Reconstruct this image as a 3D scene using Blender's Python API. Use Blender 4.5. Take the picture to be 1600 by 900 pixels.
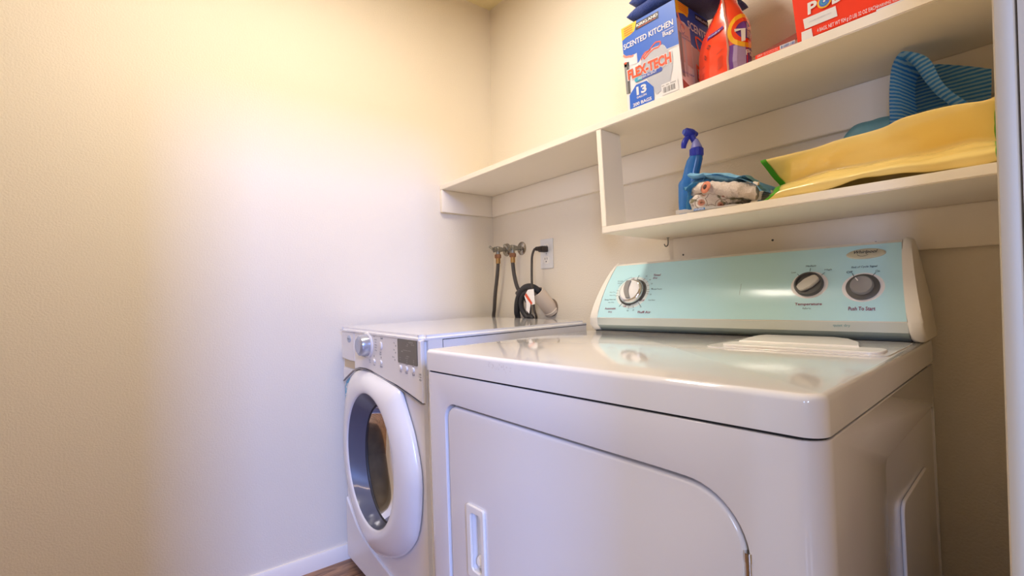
import bpy, bmesh, math, random
from mathutils import Vector, Matrix, noise
random.seed(7)
for o in list(bpy.data.objects): bpy.data.objects.remove(o)
scene = bpy.context.scene
COL = scene.collection

# ------------------------------------------------------------------ camera, light, exposure
cam_d = bpy.data.cameras.new('camera'); cam = bpy.data.objects.new('camera', cam_d); COL.objects.link(cam)
cam_d.sensor_width = 36.0; cam_d.lens = 36.0*732.28/1600; cam_d.clip_start = 0.02
_r = Vector((0.61509717, 0.78827795, -0.01653338)); _u = Vector((0.02231571, 0.00355563, 0.99974465)); _f = Vector((-0.78813545, 0.61530906, 0.01540393))
cam.matrix_world = Matrix(((_r.x, _u.x, -_f.x, 1.82564), (_r.y, _u.y, -_f.y, -1.31657), (_r.z, _u.z, -_f.z, 0.99501), (0, 0, 0, 1)))
scene.camera = cam
scene.view_settings.view_transform = 'Standard'; scene.view_settings.look = 'None'
scene.view_settings.gamma = 1.0; scene.view_settings.use_curve_mapping = False
scene.view_settings.exposure = 0.0
world = bpy.data.worlds.new('world'); scene.world = world; world.use_nodes = True
world.node_tree.nodes['Background'].inputs[0].default_value = (0.75, 0.85, 1.0, 1); world.node_tree.nodes['Background'].inputs[1].default_value = 0.6

def area_light(name, loc, aim, sx, sy, power, color):
    d = bpy.data.lights.new(name, 'AREA'); d.shape = 'RECTANGLE'; d.size = sx; d.size_y = sy; d.energy = power; d.color = color
    o = bpy.data.objects.new(name, d); COL.objects.link(o); o.location = loc
    o.rotation_euler = (Vector(aim)-Vector(loc)).to_track_quat('-Z', 'Y').to_euler()
    return o
# warm ceiling lamp of the laundry room, daylight through windows placed in the unseen next room, added warm fill in there
area_light('laundry_ceiling_light', (0.76, -1.02, 2.35), (0.76, -1.02, 0), 0.22, 1.1, 22.5, (1.0, 0.90, 0.77))
area_light('high_window_daylight', (8.66, -3.76, 3.42), (0.0, -0.95, 0.9), 1.1, 1.1, 640, (0.21, 0.37, 1.0))
area_light('front_window_daylight', (4.85, -4.66, 1.60), (1.3, -0.7, 0.9), 1.1, 1.2, 110, (0.50, 0.64, 1.0))
area_light('side_window_daylight', (2.78, -4.66, 1.10), (1.65, -0.75, 0.6), 0.34, 0.8, 50, (0.34, 0.52, 1.0))
area_light('next_room_fill_light', (3.6, -2.4, 3.6), (3.6, -2.4, 0), 0.4, 0.4, 20, (1.0, 0.70, 0.48))

# ------------------------------------------------------------------ materials
MATS = {}
def srgb(c):
    if isinstance(c, str):
        c = tuple(int(c[i:i+2], 16)/255 for i in (0, 2, 4))
    return tuple((x/12.92 if x <= .04045 else ((x+.055)/1.055)**2.4) for x in c)
def mat(name, col, rough=.5, metal=0.0, bump=0.0, bscale=200, var=0.0, vscale=30, coat=0.0, spec=None, trans=0.0, sheen=0.0, detail=3):
    if name in MATS: return MATS[name]
    m = bpy.data.materials.new(name); m.use_nodes = True; nt = m.node_tree; b = nt.nodes['Principled BSDF']
    c = srgb(col)
    b.inputs['Base Color'].default_value = (*c, 1); b.inputs['Roughness'].default_value = rough; b.inputs['Metallic'].default_value = metal
    b.inputs['Coat Weight'].default_value = coat; b.inputs['Coat Roughness'].default_value = .08
    if spec is not None: b.inputs['Specular IOR Level'].default_value = spec
    if trans: b.inputs['Transmission Weight'].default_value = trans
    if sheen: b.inputs['Sheen Weight'].default_value = sheen
    tc = nt.nodes.new('ShaderNodeTexCoord')
    if var:
        n = nt.nodes.new('ShaderNodeTexNoise'); n.inputs['Scale'].default_value = vscale; n.inputs['Detail'].default_value = 4
        nt.links.new(tc.outputs['Object'], n.inputs['Vector'])
        mx = nt.nodes.new('ShaderNodeMix'); mx.data_type = 'RGBA'
        mx.inputs['A'].default_value = (*[max(0, x*(1-var)) for x in c], 1); mx.inputs['B'].default_value = (*[min(1, x*(1+var)) for x in c], 1)
        nt.links.new(n.outputs['Fac'], mx.inputs['Factor']); nt.links.new(mx.outputs['Result'], b.inputs['Base Color'])
    if bump:
        n = nt.nodes.new('ShaderNodeTexNoise'); n.inputs['Scale'].default_value = bscale; n.inputs['Detail'].default_value = detail
        nt.links.new(tc.outputs['Object'], n.inputs['Vector'])
        bp = nt.nodes.new('ShaderNodeBump'); bp.inputs['Strength'].default_value = bump; bp.inputs['Distance'].default_value = .004
        nt.links.new(n.outputs['Fac'], bp.inputs['Height']); nt.links.new(bp.outputs['Normal'], b.inputs['Normal'])
    MATS[name] = m; return m

M_wall = mat('wall_paint', 'eadfcb', .62, bump=.28, bscale=190, detail=2.5)
M_dimwall = mat('dimming_wall_tan', 'cbb898', .7)  # unseen walls coloured darker to cut the light they bounce
M_ceil = mat('ceiling_paint', 'e8d9a8', .8, bump=.5, bscale=90)
M_trim = mat('trim_paint', 'efe6da', .45)
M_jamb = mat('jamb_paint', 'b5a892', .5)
M_shelf = mat('shelf_paint', 'f2e7d3', .5, bump=.08, bscale=60)
M_white = mat('white_enamel', 'e4e0e0', .13, coat=.5, bump=.02, bscale=25)
M_lid = mat('white_lid_enamel', 'e8e5e3', .09, coat=.6, bump=.012, bscale=12)
M_plastic = mat('white_plastic', 'ece7e0', .3)
M_cap = mat('cream_plastic', 'ede6d8', .35)
M_gap = mat('dark_gap', '1a1816', .8)
M_aqua = mat('aqua_panel_print', 'bce6ea', .22, coat=.3)
M_silver = mat('silver_trim', 'd2d8d0', .35, metal=.35)
M_silver_shade = mat('silver_trim_shaded', 'a9b6b0', .35, metal=.4)  # lower facet of the silver strip, shade of the fold put into the colour
M_chrome = mat('chrome', 'dcdcdc', .12, metal=1)
M_gray = mat('gray_plastic', '8c8885', .35)
M_dkgray = mat('dark_gray_plastic', '55534f', .4)
M_printgray = mat('gray_print', '4c5a5c', .6)
M_printred = mat('maroon_print', '8a2f45', .6)
M_black = mat('black_rubber', '2b2a2c', .5)
M_hose = mat('dark_gray_hose', '4d4640', .5)
M_cord = mat('brown_black_cord', '38302a', .5)
M_brass = mat('brass', 'b08a55', .35, metal=.9)
M_copper = mat('copper_nut', '9a6c4c', .45, metal=.7)
M_steel = mat('worn_steel', '9a978e', .35, metal=.9, var=.35, vscale=60)
M_pvc = mat('beige_pipe', 'e2d0bc', .5)
M_dark = mat('dark_inside', '2a2420', .9)

def wood():
    m = bpy.data.materials.new('wood_floor'); m.use_nodes = True; nt = m.node_tree; b = nt.nodes['Principled BSDF']
    tc = nt.nodes.new('ShaderNodeTexCoord'); mp = nt.nodes.new('ShaderNodeMapping'); mp.inputs['Scale'].default_value = (14, 2.2, 1); mp.inputs['Rotation'].default_value = (0, 0, .0)
    n = nt.nodes.new('ShaderNodeTexNoise'); n.inputs['Scale'].default_value = 4; n.inputs['Detail'].default_value = 8; n.inputs['Distortion'].default_value = 1.2
    cr = nt.nodes.new('ShaderNodeValToRGB'); cr.color_ramp.elements[0].position = .3; cr.color_ramp.elements[0].color = (*srgb('6b4a35'), 1)
    cr.color_ramp.elements[1].position = .7; cr.color_ramp.elements[1].color = (*srgb('b08664'), 1)
    nt.links.new(tc.outputs['Object'], mp.inputs['Vector']); nt.links.new(mp.outputs['Vector'], n.inputs['Vector']); nt.links.new(n.outputs['Fac'], cr.inputs['Fac'])
    br = nt.nodes.new('ShaderNodeTexBrick'); br.inputs['Scale'].default_value = 1; br.inputs['Mortar Size'].default_value = .0015; br.inputs['Brick Width'].default_value = 1.2; br.inputs['Row Height'].default_value = .13
    br.inputs['Color1'].default_value = (1, 1, 1, 1); br.inputs['Color2'].default_value = (.75, .75, .75, 1); br.inputs['Mortar'].default_value = (.15, .12, .1, 1)
    mp2 = nt.nodes.new('ShaderNodeMapping'); mp2.inputs['Rotation'].default_value = (0, 0, math.pi/2)
    nt.links.new(tc.outputs['Object'], mp2.inputs['Vector']); nt.links.new(mp2.outputs['Vector'], br.inputs['Vector'])
    mx = nt.nodes.new('ShaderNodeMix'); mx.data_type = 'RGBA'; mx.blend_type = 'MULTIPLY'; mx.inputs['Factor'].default_value = 1
    nt.links.new(cr.outputs['Color'], mx.inputs['A']); nt.links.new(br.outputs['Color'], mx.inputs['B']); nt.links.new(mx.outputs['Result'], b.inputs['Base Color'])
    b.inputs['Roughness'].default_value = .35
    return m
M_wood = wood()

# ------------------------------------------------------------------ helpers
def link(name, me, m=None, parent=None, smooth=35):
    if m is not None and not me.materials:
        for x in (m if isinstance(m, (list, tuple)) else [m]): me.materials.append(x)
    for p in me.polygons: p.use_smooth = smooth > 0
    if smooth > 0: me.set_sharp_from_angle(angle=math.radians(smooth))
    o = bpy.data.objects.new(name, me); COL.objects.link(o)
    if parent: o.parent = parent
    return o
def from_bm(name, bm, m=None, parent=None, smooth=35):
    bmesh.ops.recalc_face_normals(bm, faces=bm.faces)
    me = bpy.data.meshes.new(name); bm.to_mesh(me); bm.free()
    return link(name, me, m, parent, smooth)
def structure(o): o['kind'] = 'structure'; return o
def tag(o, label, cat, group=None):
    o['label'] = label; o['category'] = cat
    if group: o['group'] = group
    return o
def empty(name, mtx, label, cat, group=None):
    o = bpy.data.objects.new(name, None); COL.objects.link(o); o.empty_display_size = .05; o.matrix_world = mtx
    return tag(o, label, cat, group)
def add_box(bm, p0, p1, bevel=0, seg=2, mi=0):
    x0, y0, z0 = p0; x1, y1, z1 = p1
    vs = [bm.verts.new(c) for c in ((x0,y0,z0),(x1,y0,z0),(x1,y1,z0),(x0,y1,z0),(x0,y0,z1),(x1,y0,z1),(x1,y1,z1),(x0,y1,z1))]
    fs = [bm.faces.new([vs[i] for i in f]) for f in ((3,2,1,0),(4,5,6,7),(0,1,5,4),(1,2,6,5),(2,3,7,6),(3,0,4,7))]
    for f in fs: f.material_index = mi
    if bevel:
        es = list({e for f in fs for e in f.edges})
        bmesh.ops.bevel(bm, geom=es, offset=bevel, segments=seg, profile=.5, affect='EDGES')
    return vs
def box_obj(name, p0, p1, m, parent=None, bevel=0, seg=2):
    bm = bmesh.new(); add_box(bm, p0, p1, bevel, seg); return from_bm(name, bm, m, parent)
def add_prism(bm, outline, f0, f1, mi=0):
    """closed prism: outline of 2D points, f0/f1 map (a,b) to 3D for the two ends"""
    a = [bm.verts.new(f0(*p)) for p in outline]; b = [bm.verts.new(f1(*p)) for p in outline]; n = len(a)
    fs = [bm.faces.new(a), bm.faces.new(b[::-1])]
    for i in range(n): fs.append(bm.faces.new((a[(i+1)%n], a[i], b[i], b[(i+1)%n])))
    for f in fs: f.material_index = mi
    return fs
def rrect(x0, y0, x1, y1, r, n=6):
    pts = []
    for cx, cy, a0 in ((x1-r, y1-r, 0), (x0+r, y1-r, 90), (x0+r, y0+r, 180), (x1-r, y0+r, 270)):
        for i in range(n+1):
            a = math.radians(a0+90*i/n); pts.append((cx+r*math.cos(a), cy+r*math.sin(a)))
    return pts
def circ(cx, cy, rx, ry=None, n=40, a0=0, a1=360):
    ry = ry or rx; full = abs(a1-a0) >= 360
    k = n if full else n+1
    return [(cx+rx*math.cos(math.radians(a0+(a1-a0)*i/n)), cy+ry*math.sin(math.radians(a0+(a1-a0)*i/n))) for i in range(k)]
def curve_mesh(curve):
    o = bpy.data.objects.new('tmp', curve); COL.objects.link(o)
    dg = bpy.context.evaluated_depsgraph_get(); me = bpy.data.meshes.new_from_object(o.evaluated_get(dg))
    bpy.data.objects.remove(o); return me
def plate(outlines, thick, bevel=.002, seg=3):
    """plate in the XY plane with holes and rounded rims, z from 0 to thick"""
    c = bpy.data.curves.new('tmp', 'CURVE'); c.dimensions = '2D'; c.fill_mode = 'BOTH'
    c.extrude = max(thick/2-bevel, 0); c.bevel_depth = bevel; c.bevel_resolution = seg; c.offset = -bevel
    for pts in outlines:
        s = c.splines.new('POLY'); s.points.add(len(pts)-1); s.use_cyclic_u = True
        for p, q in zip(s.points, pts): p.co = (q[0], q[1], 0, 1)
    me = curve_mesh(c); me.transform(Matrix.Translation((0, 0, thick/2))); me.materials.clear()
    return me
# plate drawn in (u, z) standing up, its face towards -v, back at v = v0
def front_plate(name, outlines, v0, thick, m, parent, bevel=.002, seg=3):
    me = plate(outlines, thick, bevel, seg)
    me.transform(Matrix(((1,0,0,0),(0,0,-1,v0),(0,1,0,0),(0,0,0,1))))
    return link(name, me, m, parent, 40)
def add_lathe(bm, prof, mtx, n=32, mi=0, caps=True, sx=1, sy=1):
    rings = []
    for r, h in prof:
        rings.append([bm.verts.new(mtx @ Vector((sx*r*math.cos(2*math.pi*i/n), sy*r*math.sin(2*math.pi*i/n), h))) for i in range(n)])
    for a, b in zip(rings, rings[1:]):
        for i in range(n): bm.faces.new((a[i], a[(i+1)%n], b[(i+1)%n], b[i])).material_index = mi
    if caps:
        bm.faces.new(rings[0][::-1]).material_index = mi; bm.faces.new(rings[-1]).material_index = mi
def zto(direction, loc=(0,0,0)):
    return Matrix.Translation(loc) @ Vector(direction).to_track_quat('Z', 'Y').to_matrix().to_4x4()
def smooth_path(pts, k=8):
    P = [Vector(p) for p in pts]; P = [P[0]*2-P[1]]+P+[P[-1]*2-P[-2]]; out = []
    for i in range(1, len(P)-2):
        for j in range(k):
            t = j/k; a, b, c, d = P[i-1], P[i], P[i+1], P[i+2]
            out.append(.5*((2*b)+(c-a)*t+(2*a-5*b+4*c-d)*t*t+(3*b-a-3*c+d)*t**3))
    out.append(P[-2]); return out
def add_tube(bm, pts, r, n=12, mi=0, smooth=True, k=8):
    P = smooth_path(pts, k) if smooth else [Vector(p) for p in pts]
    rings = []; up = Vector((.3, .2, 1)).normalized(); pn = None
    for i, p in enumerate(P):
        t = (P[min(i+1, len(P)-1)]-P[max(i-1, 0)]).normalized()
        nrm = (up-t*up.dot(t)) if pn is None else (pn-t*pn.dot(t))
        if nrm.length < 1e-4: nrm = t.orthogonal()
        nrm.normalize(); pn = nrm; bn = t.cross(nrm); rr = r(i/(len(P)-1)) if callable(r) else r
        rings.append([bm.verts.new(p+rr*(math.cos(2*math.pi*j/n)*nrm+math.sin(2*math.pi*j/n)*bn)) for j in range(n)])
    for a, b in zip(rings, rings[1:]):
        for j in range(n): bm.faces.new((a[j], a[(j+1)%n], b[(j+1)%n], b[j])).material_index = mi
    bm.faces.new(rings[0][::-1]).material_index = mi; bm.faces.new(rings[-1]).material_index = mi
def add_grid(bm, rows, closed=False, mi=0):
    V = [[bm.verts.new(p) for p in r] for r in rows]
    for a, b in zip(V, V[1:]):
        m_ = len(a)
        for j in range(m_ if closed else m_-1): bm.faces.new((a[j], a[(j+1)%m_], b[(j+1)%m_], b[j])).material_index = mi
    return V
def apply_mods(o):
    dg = bpy.context.evaluated_depsgraph_get(); me = bpy.data.meshes.new_from_object(o.evaluated_get(dg))
    old = o.data; o.modifiers.clear(); o.data = me; return o
def subsurf(o, lv=2):
    md = o.modifiers.new('s', 'SUBSURF'); md.levels = lv; md.render_levels = lv; apply_mods(o)
    for p in o.data.polygons: p.use_smooth = True
    return o
def wobble(o, amp, freq, seed=0, axis=None):
    for v in o.data.vertices:
        d = noise.noise_vector(v.co*freq+Vector((seed, seed*.7, -seed)))
        v.co += d*amp if axis is None else Vector((d.x*amp*axis[0], d.y*amp*axis[1], d.z*amp*axis[2]))
    return o

class Print:
    """printed shapes and lettering laid on a face; f(s, t, off) gives the 3D point"""
    def __init__(self, f, sx=1.0, sy=1.0, base=.0004):
        self.f = f; self.sx = sx; self.sy = sy; self.bm = bmesh.new(); self.mats = []; self.off = base
    def mi(self, m):
        if m not in self.mats: self.mats.append(m)
        return self.mats.index(m)
    def poly(self, pts, m, lift=1):
        b = bmesh.new(); vs = [b.verts.new((p[0], p[1], 0)) for p in pts]; b.faces.new(vs)
        bmesh.ops.triangulate(b, faces=b.faces, quad_method='BEAUTY', ngon_method='BEAUTY')
        self._merge(b, m, lift)
    def _merge(self, b, m, lift):
        mi = self.mi(m); mp = {}
        for v in b.verts: mp[v] = self.bm.verts.new(self.f(v.co.x, v.co.y, self.off*lift))
        for fc in b.faces:
            try: self.bm.faces.new([mp[v] for v in fc.verts]).material_index = mi
            except ValueError: pass
        b.free()
    def line(self, p, q, w, m, lift=1):
        p = Vector((p[0]*self.sx, p[1]*self.sy)); q = Vector((q[0]*self.sx, q[1]*self.sy)); d = (q-p).normalized(); n = Vector((-d.y, d.x))*w/2
        self.poly([((a.x)/self.sx, (a.y)/self.sy) for a in (p-n, q-n, q+n, p+n)], m, lift)
    def path(self, pts, w, m, lift=1):
        for a, b in zip(pts, pts[1:]): self.line(a, b, w, m, lift)
    def text(self, s, box, m, lift=2, bold=.0, slant=0, skew=0):
        """box = (s0, t0, s1, t1) filled by the lettering"""
        c = bpy.data.curves.new('t', 'FONT'); c.body = s; c.size = 1; c.offset = bold; c.fill_mode = 'FRONT'; c.shear = slant; c.resolution_u = 3
        me = curve_mesh(c)
        if not me.vertices: return
        xs = [v.co.x for v in me.vertices]; ys = [v.co.y for v in me.vertices]
        x0, x1, y0, y1 = min(xs), max(xs), min(ys), max(ys)
        b = bmesh.new(); b.from_mesh(me)
        bmesh.ops.triangulate(b, faces=b.faces)
        for v in b.verts:
            a = (v.co.x-x0)/(x1-x0); h = (v.co.y-y0)/(y1-y0)
            v.co = (box[0]+a*(box[2]-box[0]), box[1]+h*(box[3]-box[1])+skew*a, 0)
        self._merge(b, m, lift)
    def text_c(self, s, cx, cy, h, m, lift=2, bold=0, wmul=1.0, slant=0):
        """lettering centred at (cx, cy), height h in metres"""
        n = max(len(s), 1); w = h*.62*n*wmul
        self.text(s, (cx-w/2/self.sx, cy-h/2/self.sy, cx+w/2/self.sx, cy+h/2/self.sy), m, lift, bold, slant)
    def into(self, o):
        """printed on the part o itself: the shapes join its mesh"""
        base = len(o.data.materials)
        for m in self.mats: o.data.materials.append(m)
        b = bmesh.new(); b.from_mesh(o.data); mp = {}
        for v in self.bm.verts: mp[v] = b.verts.new(v.co)
        for fc in self.bm.faces:
            nf = b.faces.new([mp[v] for v in fc.verts]); nf.material_index = base+fc.material_index; nf.smooth = False
        b.to_mesh(o.data); b.free(); self.bm.free(); return o
    def done(self, name, parent):
        me = bpy.data.meshes.new(name); self.bm.to_mesh(me); self.bm.free()
        for m in self.mats: me.materials.append(m)
        return link(name, me, None, parent, 0)
def quad_map(bl, br, tr, tl):
    bl, br, tr, tl = map(Vector, (bl, br, tr, tl)); n = (br-bl).cross(tl-bl).normalized()
    return lambda s, t, o: bl*(1-s)*(1-t)+br*s*(1-t)+tr*s*t+tl*(1-s)*t+n*o

# ------------------------------------------------------------------ the room
H = 2.374
HN = 4.2   # unseen next room, made tall to bring the window light in steeply
structure(box_obj('floor', (-.1, -4.8, -.06), (8.8, .1, 0), M_wood))
structure(box_obj('ceiling', (-.1, -2.25, H), (1.80, .1, H+.08), M_ceil))
structure(box_obj('ceiling_next_room', (1.80, -4.8, HN), (8.8, .1, HN+.08), M_ceil))
structure(box_obj('wall_left', (-.1, -2.15, 0), (0, 0, H), M_wall))
structure(box_obj('wall_back', (-.1, 0, 0), (8.8, .1, HN), M_wall))
structure(box_obj('wall_front', (-.1, -2.25, 0), (1.80, -2.15, H), M_dimwall))
bm = bmesh.new()
add_box(bm, (1.80, -.955, 0), (1.905, 0, HN)); add_box(bm, (1.80, -4.7, 0), (1.905, -1.765, HN)); add_box(bm, (1.80, -1.765, 2.02), (1.905, -.955, HN))
structure(from_bm('wall_right', bm, M_dimwall, None, 0))
def wall_with_window(name, f, a0, a1, w0, w1, z0, z1, wname, fr=.04):
    """f(a, d, z): a along the wall, d its depth 0..1"""
    def bx(bm, p, q, d0, d1, zz0, zz1):
        A, B = f(p, d0, zz0), f(q, d1, zz1); add_box(bm, tuple(map(min, A, B)), tuple(map(max, A, B)))
    bm = bmesh.new(); bx(bm, a0, w0, 0, 1, 0, HN); bx(bm, w1, a1, 0, 1, 0, HN); bx(bm, w0, w1, 0, 1, 0, z0); bx(bm, w0, w1, 0, 1, z1, HN)
    structure(from_bm(name, bm, M_dimwall, None, 0))
    bm = bmesh.new(); bx(bm, w0, w0+fr, .3, .8, z0, z1); bx(bm, w1-fr, w1, .3, .8, z0, z1); bx(bm, w0+fr, w1-fr, .3, .8, z0, z0+fr); bx(bm, w0+fr, w1-fr, .3, .8, z1-fr, z1)
    structure(from_bm(wname, bm, M_trim, None, 0))
wall_with_window('wall_next_room_right', lambda a, d, z: (8.7+.1*d, a, z), -4.7, 0, -4.30, -3.00, 2.75, 4.05, 'window_1')  # unseen window, set high to shape the daylight patch on the left wall
wall_with_window('wall_next_room_front', lambda a, d, z: (a, -4.7-.1*d, z), 3.70, 8.8, 4.25, 5.45, .95, 2.25, 'window_2')
wall_with_window('wall_next_room_front_side', lambda a, d, z: (a, -4.7-.1*d, z), 1.80, 3.70, 2.58, 2.98, .66, 1.54, 'window_3')
# door lining: jambs, head and casings
bm = bmesh.new()
add_box(bm, (1.7996, -.9745, 0), (1.9085, -.955, 2.02)); add_box(bm, (1.7965, -1.765, 0), (1.9085, -1.745, 2.02), .002); add_box(bm, (1.7965, -1.745, 2.0), (1.9085, -.975, 2.02), .002)
structure(from_bm('trim_1', bm, M_jamb))
bm = bmesh.new()
add_box(bm, (1.7905, -.9745, 0), (1.7995, -.91, 2.07), .003); add_box(bm, (1.7905, -1.815, 0), (1.7995, -1.755, 2.07), .003); add_box(bm, (1.7905, -1.755, 2.012), (1.7995, -.968, 2.07), .003)
structure(from_bm('trim_2', bm, M_jamb))
bm = bmesh.new(); add_prism(bm, [(0, 0), (.0115, 0), (.0115, .048), (.007, .056), (0, .056)], lambda a, b: (a, -2.15, b), lambda a, b: (a, 0, b)); structure(from_bm('baseboard_left', bm, M_trim))
bm = bmesh.new(); add_prism(bm, [(0, 0), (.0115, 0), (.0115, .048), (.007, .056), (0, .056)], lambda a, b: (.0115, -a, b), lambda a, b: (1.80, -a, b)); structure(from_bm('baseboard_back', bm, M_trim))

# ------------------------------------------------------------------ fixed wall shelf
CL = .0205
shelf = empty('wall_shelf', Matrix.Translation((.9, 0, 1.18)), 'cream painted two-level wooden wall shelf fixed across the back wall', 'shelf')
SHI = shelf.matrix_world.inverted()
def shelf_part(name, bm):
    bm.transform(SHI); return from_bm(name, bm, M_shelf, shelf)
def zs(x): return 1.4644+.0028*x        # underside of the long board
def zl(x): return 1.1817+.0018*(x-.9487)  # top of the short board
bm = bmesh.new()
vs = add_box(bm, (0, -.2891, 1.4644), (1.80, 0, 1.4864))
for v in bm.verts: v.co.z += .0028*v.co.x
bmesh.ops.bevel(bm, geom=[e for e in bm.edges if all(v.co.y < -.28 for v in e.verts)], offset=.002, segments=2, affect='EDGES')
shelf_part('upper_board', bm)
bm = bmesh.new(); add_box(bm, (.9487, -.31, 1.1632), (1.80, -.0005, 1.1817))
for v in bm.verts: v.co.z += .0018*(v.co.x-.9487)
bmesh.ops.bevel(bm, geom=[e for e in bm.edges if all(v.co.y < -.3 for v in e.verts)], offset=.002, segments=2, affect='EDGES')
shelf_part('lower_board', bm)
bm = bmesh.new()
vs = add_box(bm, (.9487, -.309, 1.1819), (.9657, -.222, zs(.93)))
for v in vs[4:]: v.co.x -= .0325; v.co.y += .020
bmesh.ops.bevel(bm, geom=list(bm.edges), offset=.0012, segments=2, affect='EDGES')
shelf_part('upright_post', bm)
for x0, x1, z0, z1, sl in ((CL, 1.80, 1.3671, 1.4640, .0028), (.985, 1.80, 1.0758, 1.1630, .0018)):
    bm = bmesh.new(); add_box(bm, (x0, -CL, z0), (x1, 0, z1))
    for v in bm.verts: v.co.z += sl*(v.co.x-(0 if sl > .002 else .9487))
    bmesh.ops.bevel(bm, geom=[e for e in bm.edges if all(v.co.y < -.01 for v in e.verts)], offset=.002, segments=2, affect='EDGES')
    shelf_part('wall_cleat', bm)
bm = bmesh.new(); add_box(bm, (0, -.2891, 1.3671), (CL, 0, 1.4640), .002); shelf_part('wall_cleat', bm)
bm = bmesh.new(); add_tube(bm, [(0.994, -.06, 1.164), (.994, -.06, 1.146), (.994, -.064, 1.138), (.994, -.074, 1.136), (.994, -.08, 1.142)], .0018, 8)
add_lathe(bm, [(.004, 0), (.004, .002)], Matrix.Translation((.994, -.06, 1.1615)), 12)
bm.transform(SHI); from_bm('cup_hook', bm, M_steel, shelf)
for x, z in ((1.02, 1.11), (1.28, 1.128), (1.50, 1.10)):
    bm = bmesh.new(); add_lathe(bm, [(.003, 0), (.003, .0008)], zto((0, -1, 0), (x, -CL, z)), 10); bm.transform(SHI); from_bm('nail_head', bm, M_dkgray, shelf)

# ------------------------------------------------------------------ dryer
DM = Matrix(((0.99820916, -0.05837768, -0.01305849, 0.85637986), (0.05822487, 0.99823385, -0.01179132, -0.80342284), (0.01372377, 0.01100988, 0.99984521, 0), (0, 0, 0, 1)))
dryer = empty('clothes_dryer', DM, 'white top-control clothes dryer with aqua console, nearest the camera', 'dryer')
W, ZL, ZT = .796, .8286, .8741
DOOR = [(.083, .22), (.083, .73)]
for i in range(9):
    a = math.radians(180-10-80*i/8); DOOR.append((.118+.035*math.cos(a), .729+.035*math.sin(a)))
DOOR += [(.40, .7575), (.60, .7535)]
for i in range(13):
    a = math.radians(88-88*i/12); DOOR.append((.637+.079*math.cos(a), .672+.080*math.sin(a)))
DOOR += [(.716, .22)]
for i in range(1, 9):
    a = math.radians(-90*i/8); DOOR.append((.676+.04*math.cos(a), .22+.04*math.sin(a)))
for i in range(8):
    a = math.radians(270-90*i/8); DOOR.append((.123+.04*math.cos(a), .22+.04*math.sin(a)))
def inset(pts, d):
    out = []; n = len(pts)
    for i in range(n):
        p0, p1, p2 = Vector(pts[i-1]), Vector(pts[i]), Vector(pts[(i+1)%n])
        t = ((p1-p0).normalized()+(p2-p1).normalized()).normalized(); nn = Vector((-t.y, t.x))
        out.append(p1+nn*d)
    area = sum(pts[i-1][0]*pts[i][1]-pts[i][0]*pts[i-1][1] for i in range(n))
    if area < 0:
        out = [2*Vector(p)-q for p, q in zip(pts, out)]
    return [(q.x, q.y) for q in out]
# cabinet: rounded upright corners, door opening cut out
bm = bmesh.new()
add_box(bm, (0, 0, .035), (W-.0005, .70, ZL-.004))
bmesh.ops.bevel(bm, geom=[e for e in bm.edges if abs(e.verts[0].co.z-e.verts[1].co.z) > .3 and e.verts[0].co.y < .1], offset=.03, segments=8, profile=.5, affect='EDGES')
cab = from_bm('cabinet', bm, M_white, dryer)
bm = bmesh.new(); add_prism(bm, DOOR, lambda a, b: (a, -.05, b), lambda a, b: (a, .02, b)); cut = from_bm('cut', bm, M_white, dryer)
bm = bmesh.new(); rr = rrect(.262, .12, .69, .742, .02); rr2 = rrect(.36, .2, .585, .652, .02)
add_prism(bm, rr, lambda a, b: (W+.01, a, b), lambda a, b: (W-.004, a, b)); cut2 = from_bm('cut2', bm, M_white, dryer)
for c in (cut, cut2):
    md = cab.modifiers.new('b', 'BOOLEAN'); md.object = c; md.solver = 'EXACT'
md = cab.modifiers.new('v', 'BEVEL'); md.width = .0045; md.segments = 4; md.limit_method = 'ANGLE'; md.angle_limit = math.radians(50); md.harden_normals = False
bpy.context.view_layer.update(); apply_mods(cab); bpy.data.objects.remove(cut); bpy.data.objects.remove(cut2)
for p in cab.data.polygons: p.use_smooth = True
cab.data.set_sharp_from_angle(angle=math.radians(35))
me = plate([rr2], .005, .0022); me.transform(Matrix(((0, 0, 1, W-.004), (1, 0, 0, 0), (0, 1, 0, 0), (0, 0, 0, 1)))); link('side_panel', me, M_white, dryer, 40)
# door
door = front_plate('door', [inset(DOOR, .0055)], .019, .0165, M_white, dryer, .0055, 5)
hf = rrect(.154, .425, .2125, .571, .006); hp = rrect(.169, .442, .2005, .556, .008)
md_c = None
bm = bmesh.new(); add_prism(bm, hp, lambda a, b: (a, -.05, b), lambda a, b: (a, .017, b)); cut = from_bm('cut', bm, M_white, dryer)
md = door.modifiers.new('b', 'BOOLEAN'); md.object = cut; md.solver = 'EXACT'; bpy.context.view_layer.update(); apply_mods(door); bpy.data.objects.remove(cut)
for p in door.data.polygons: p.use_smooth = True
door.data.set_sharp_from_angle(angle=math.radians(35))
front_plate('handle', [hf, hp], .003, .006, M_plastic, door, .0022)
bm = bmesh.new(); add_prism(bm, hp, lambda a, b: (a, .0165, b), lambda a, b: (a, .0155, b)); add_lathe(bm, [(.0, 0), (.011, .001), (.012, .008), (.008, .012), (0, .013)], zto((0, -1, .3), (.185, .016, .458)), 16, caps=False); from_bm('handle_pocket', bm, M_plastic, door)
bm = bmesh.new(); add_tube(bm, [(.7135, .003, .682), (.7135, .003, .56)], .0045, 14, smooth=False); add_tube(bm, [(.7135, .003, .683), (.7135, .003, .672)], .0053, 14, smooth=False); from_bm('hinge', bm, M_chrome, dryer)
bm = bmesh.new(); add_lathe(bm, [(.003, 0), (.003, .002)], zto((0, 0, -1), (.385, .008, .7615)), 10); from_bm('door_bumper', bm, M_gray, dryer)
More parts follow.
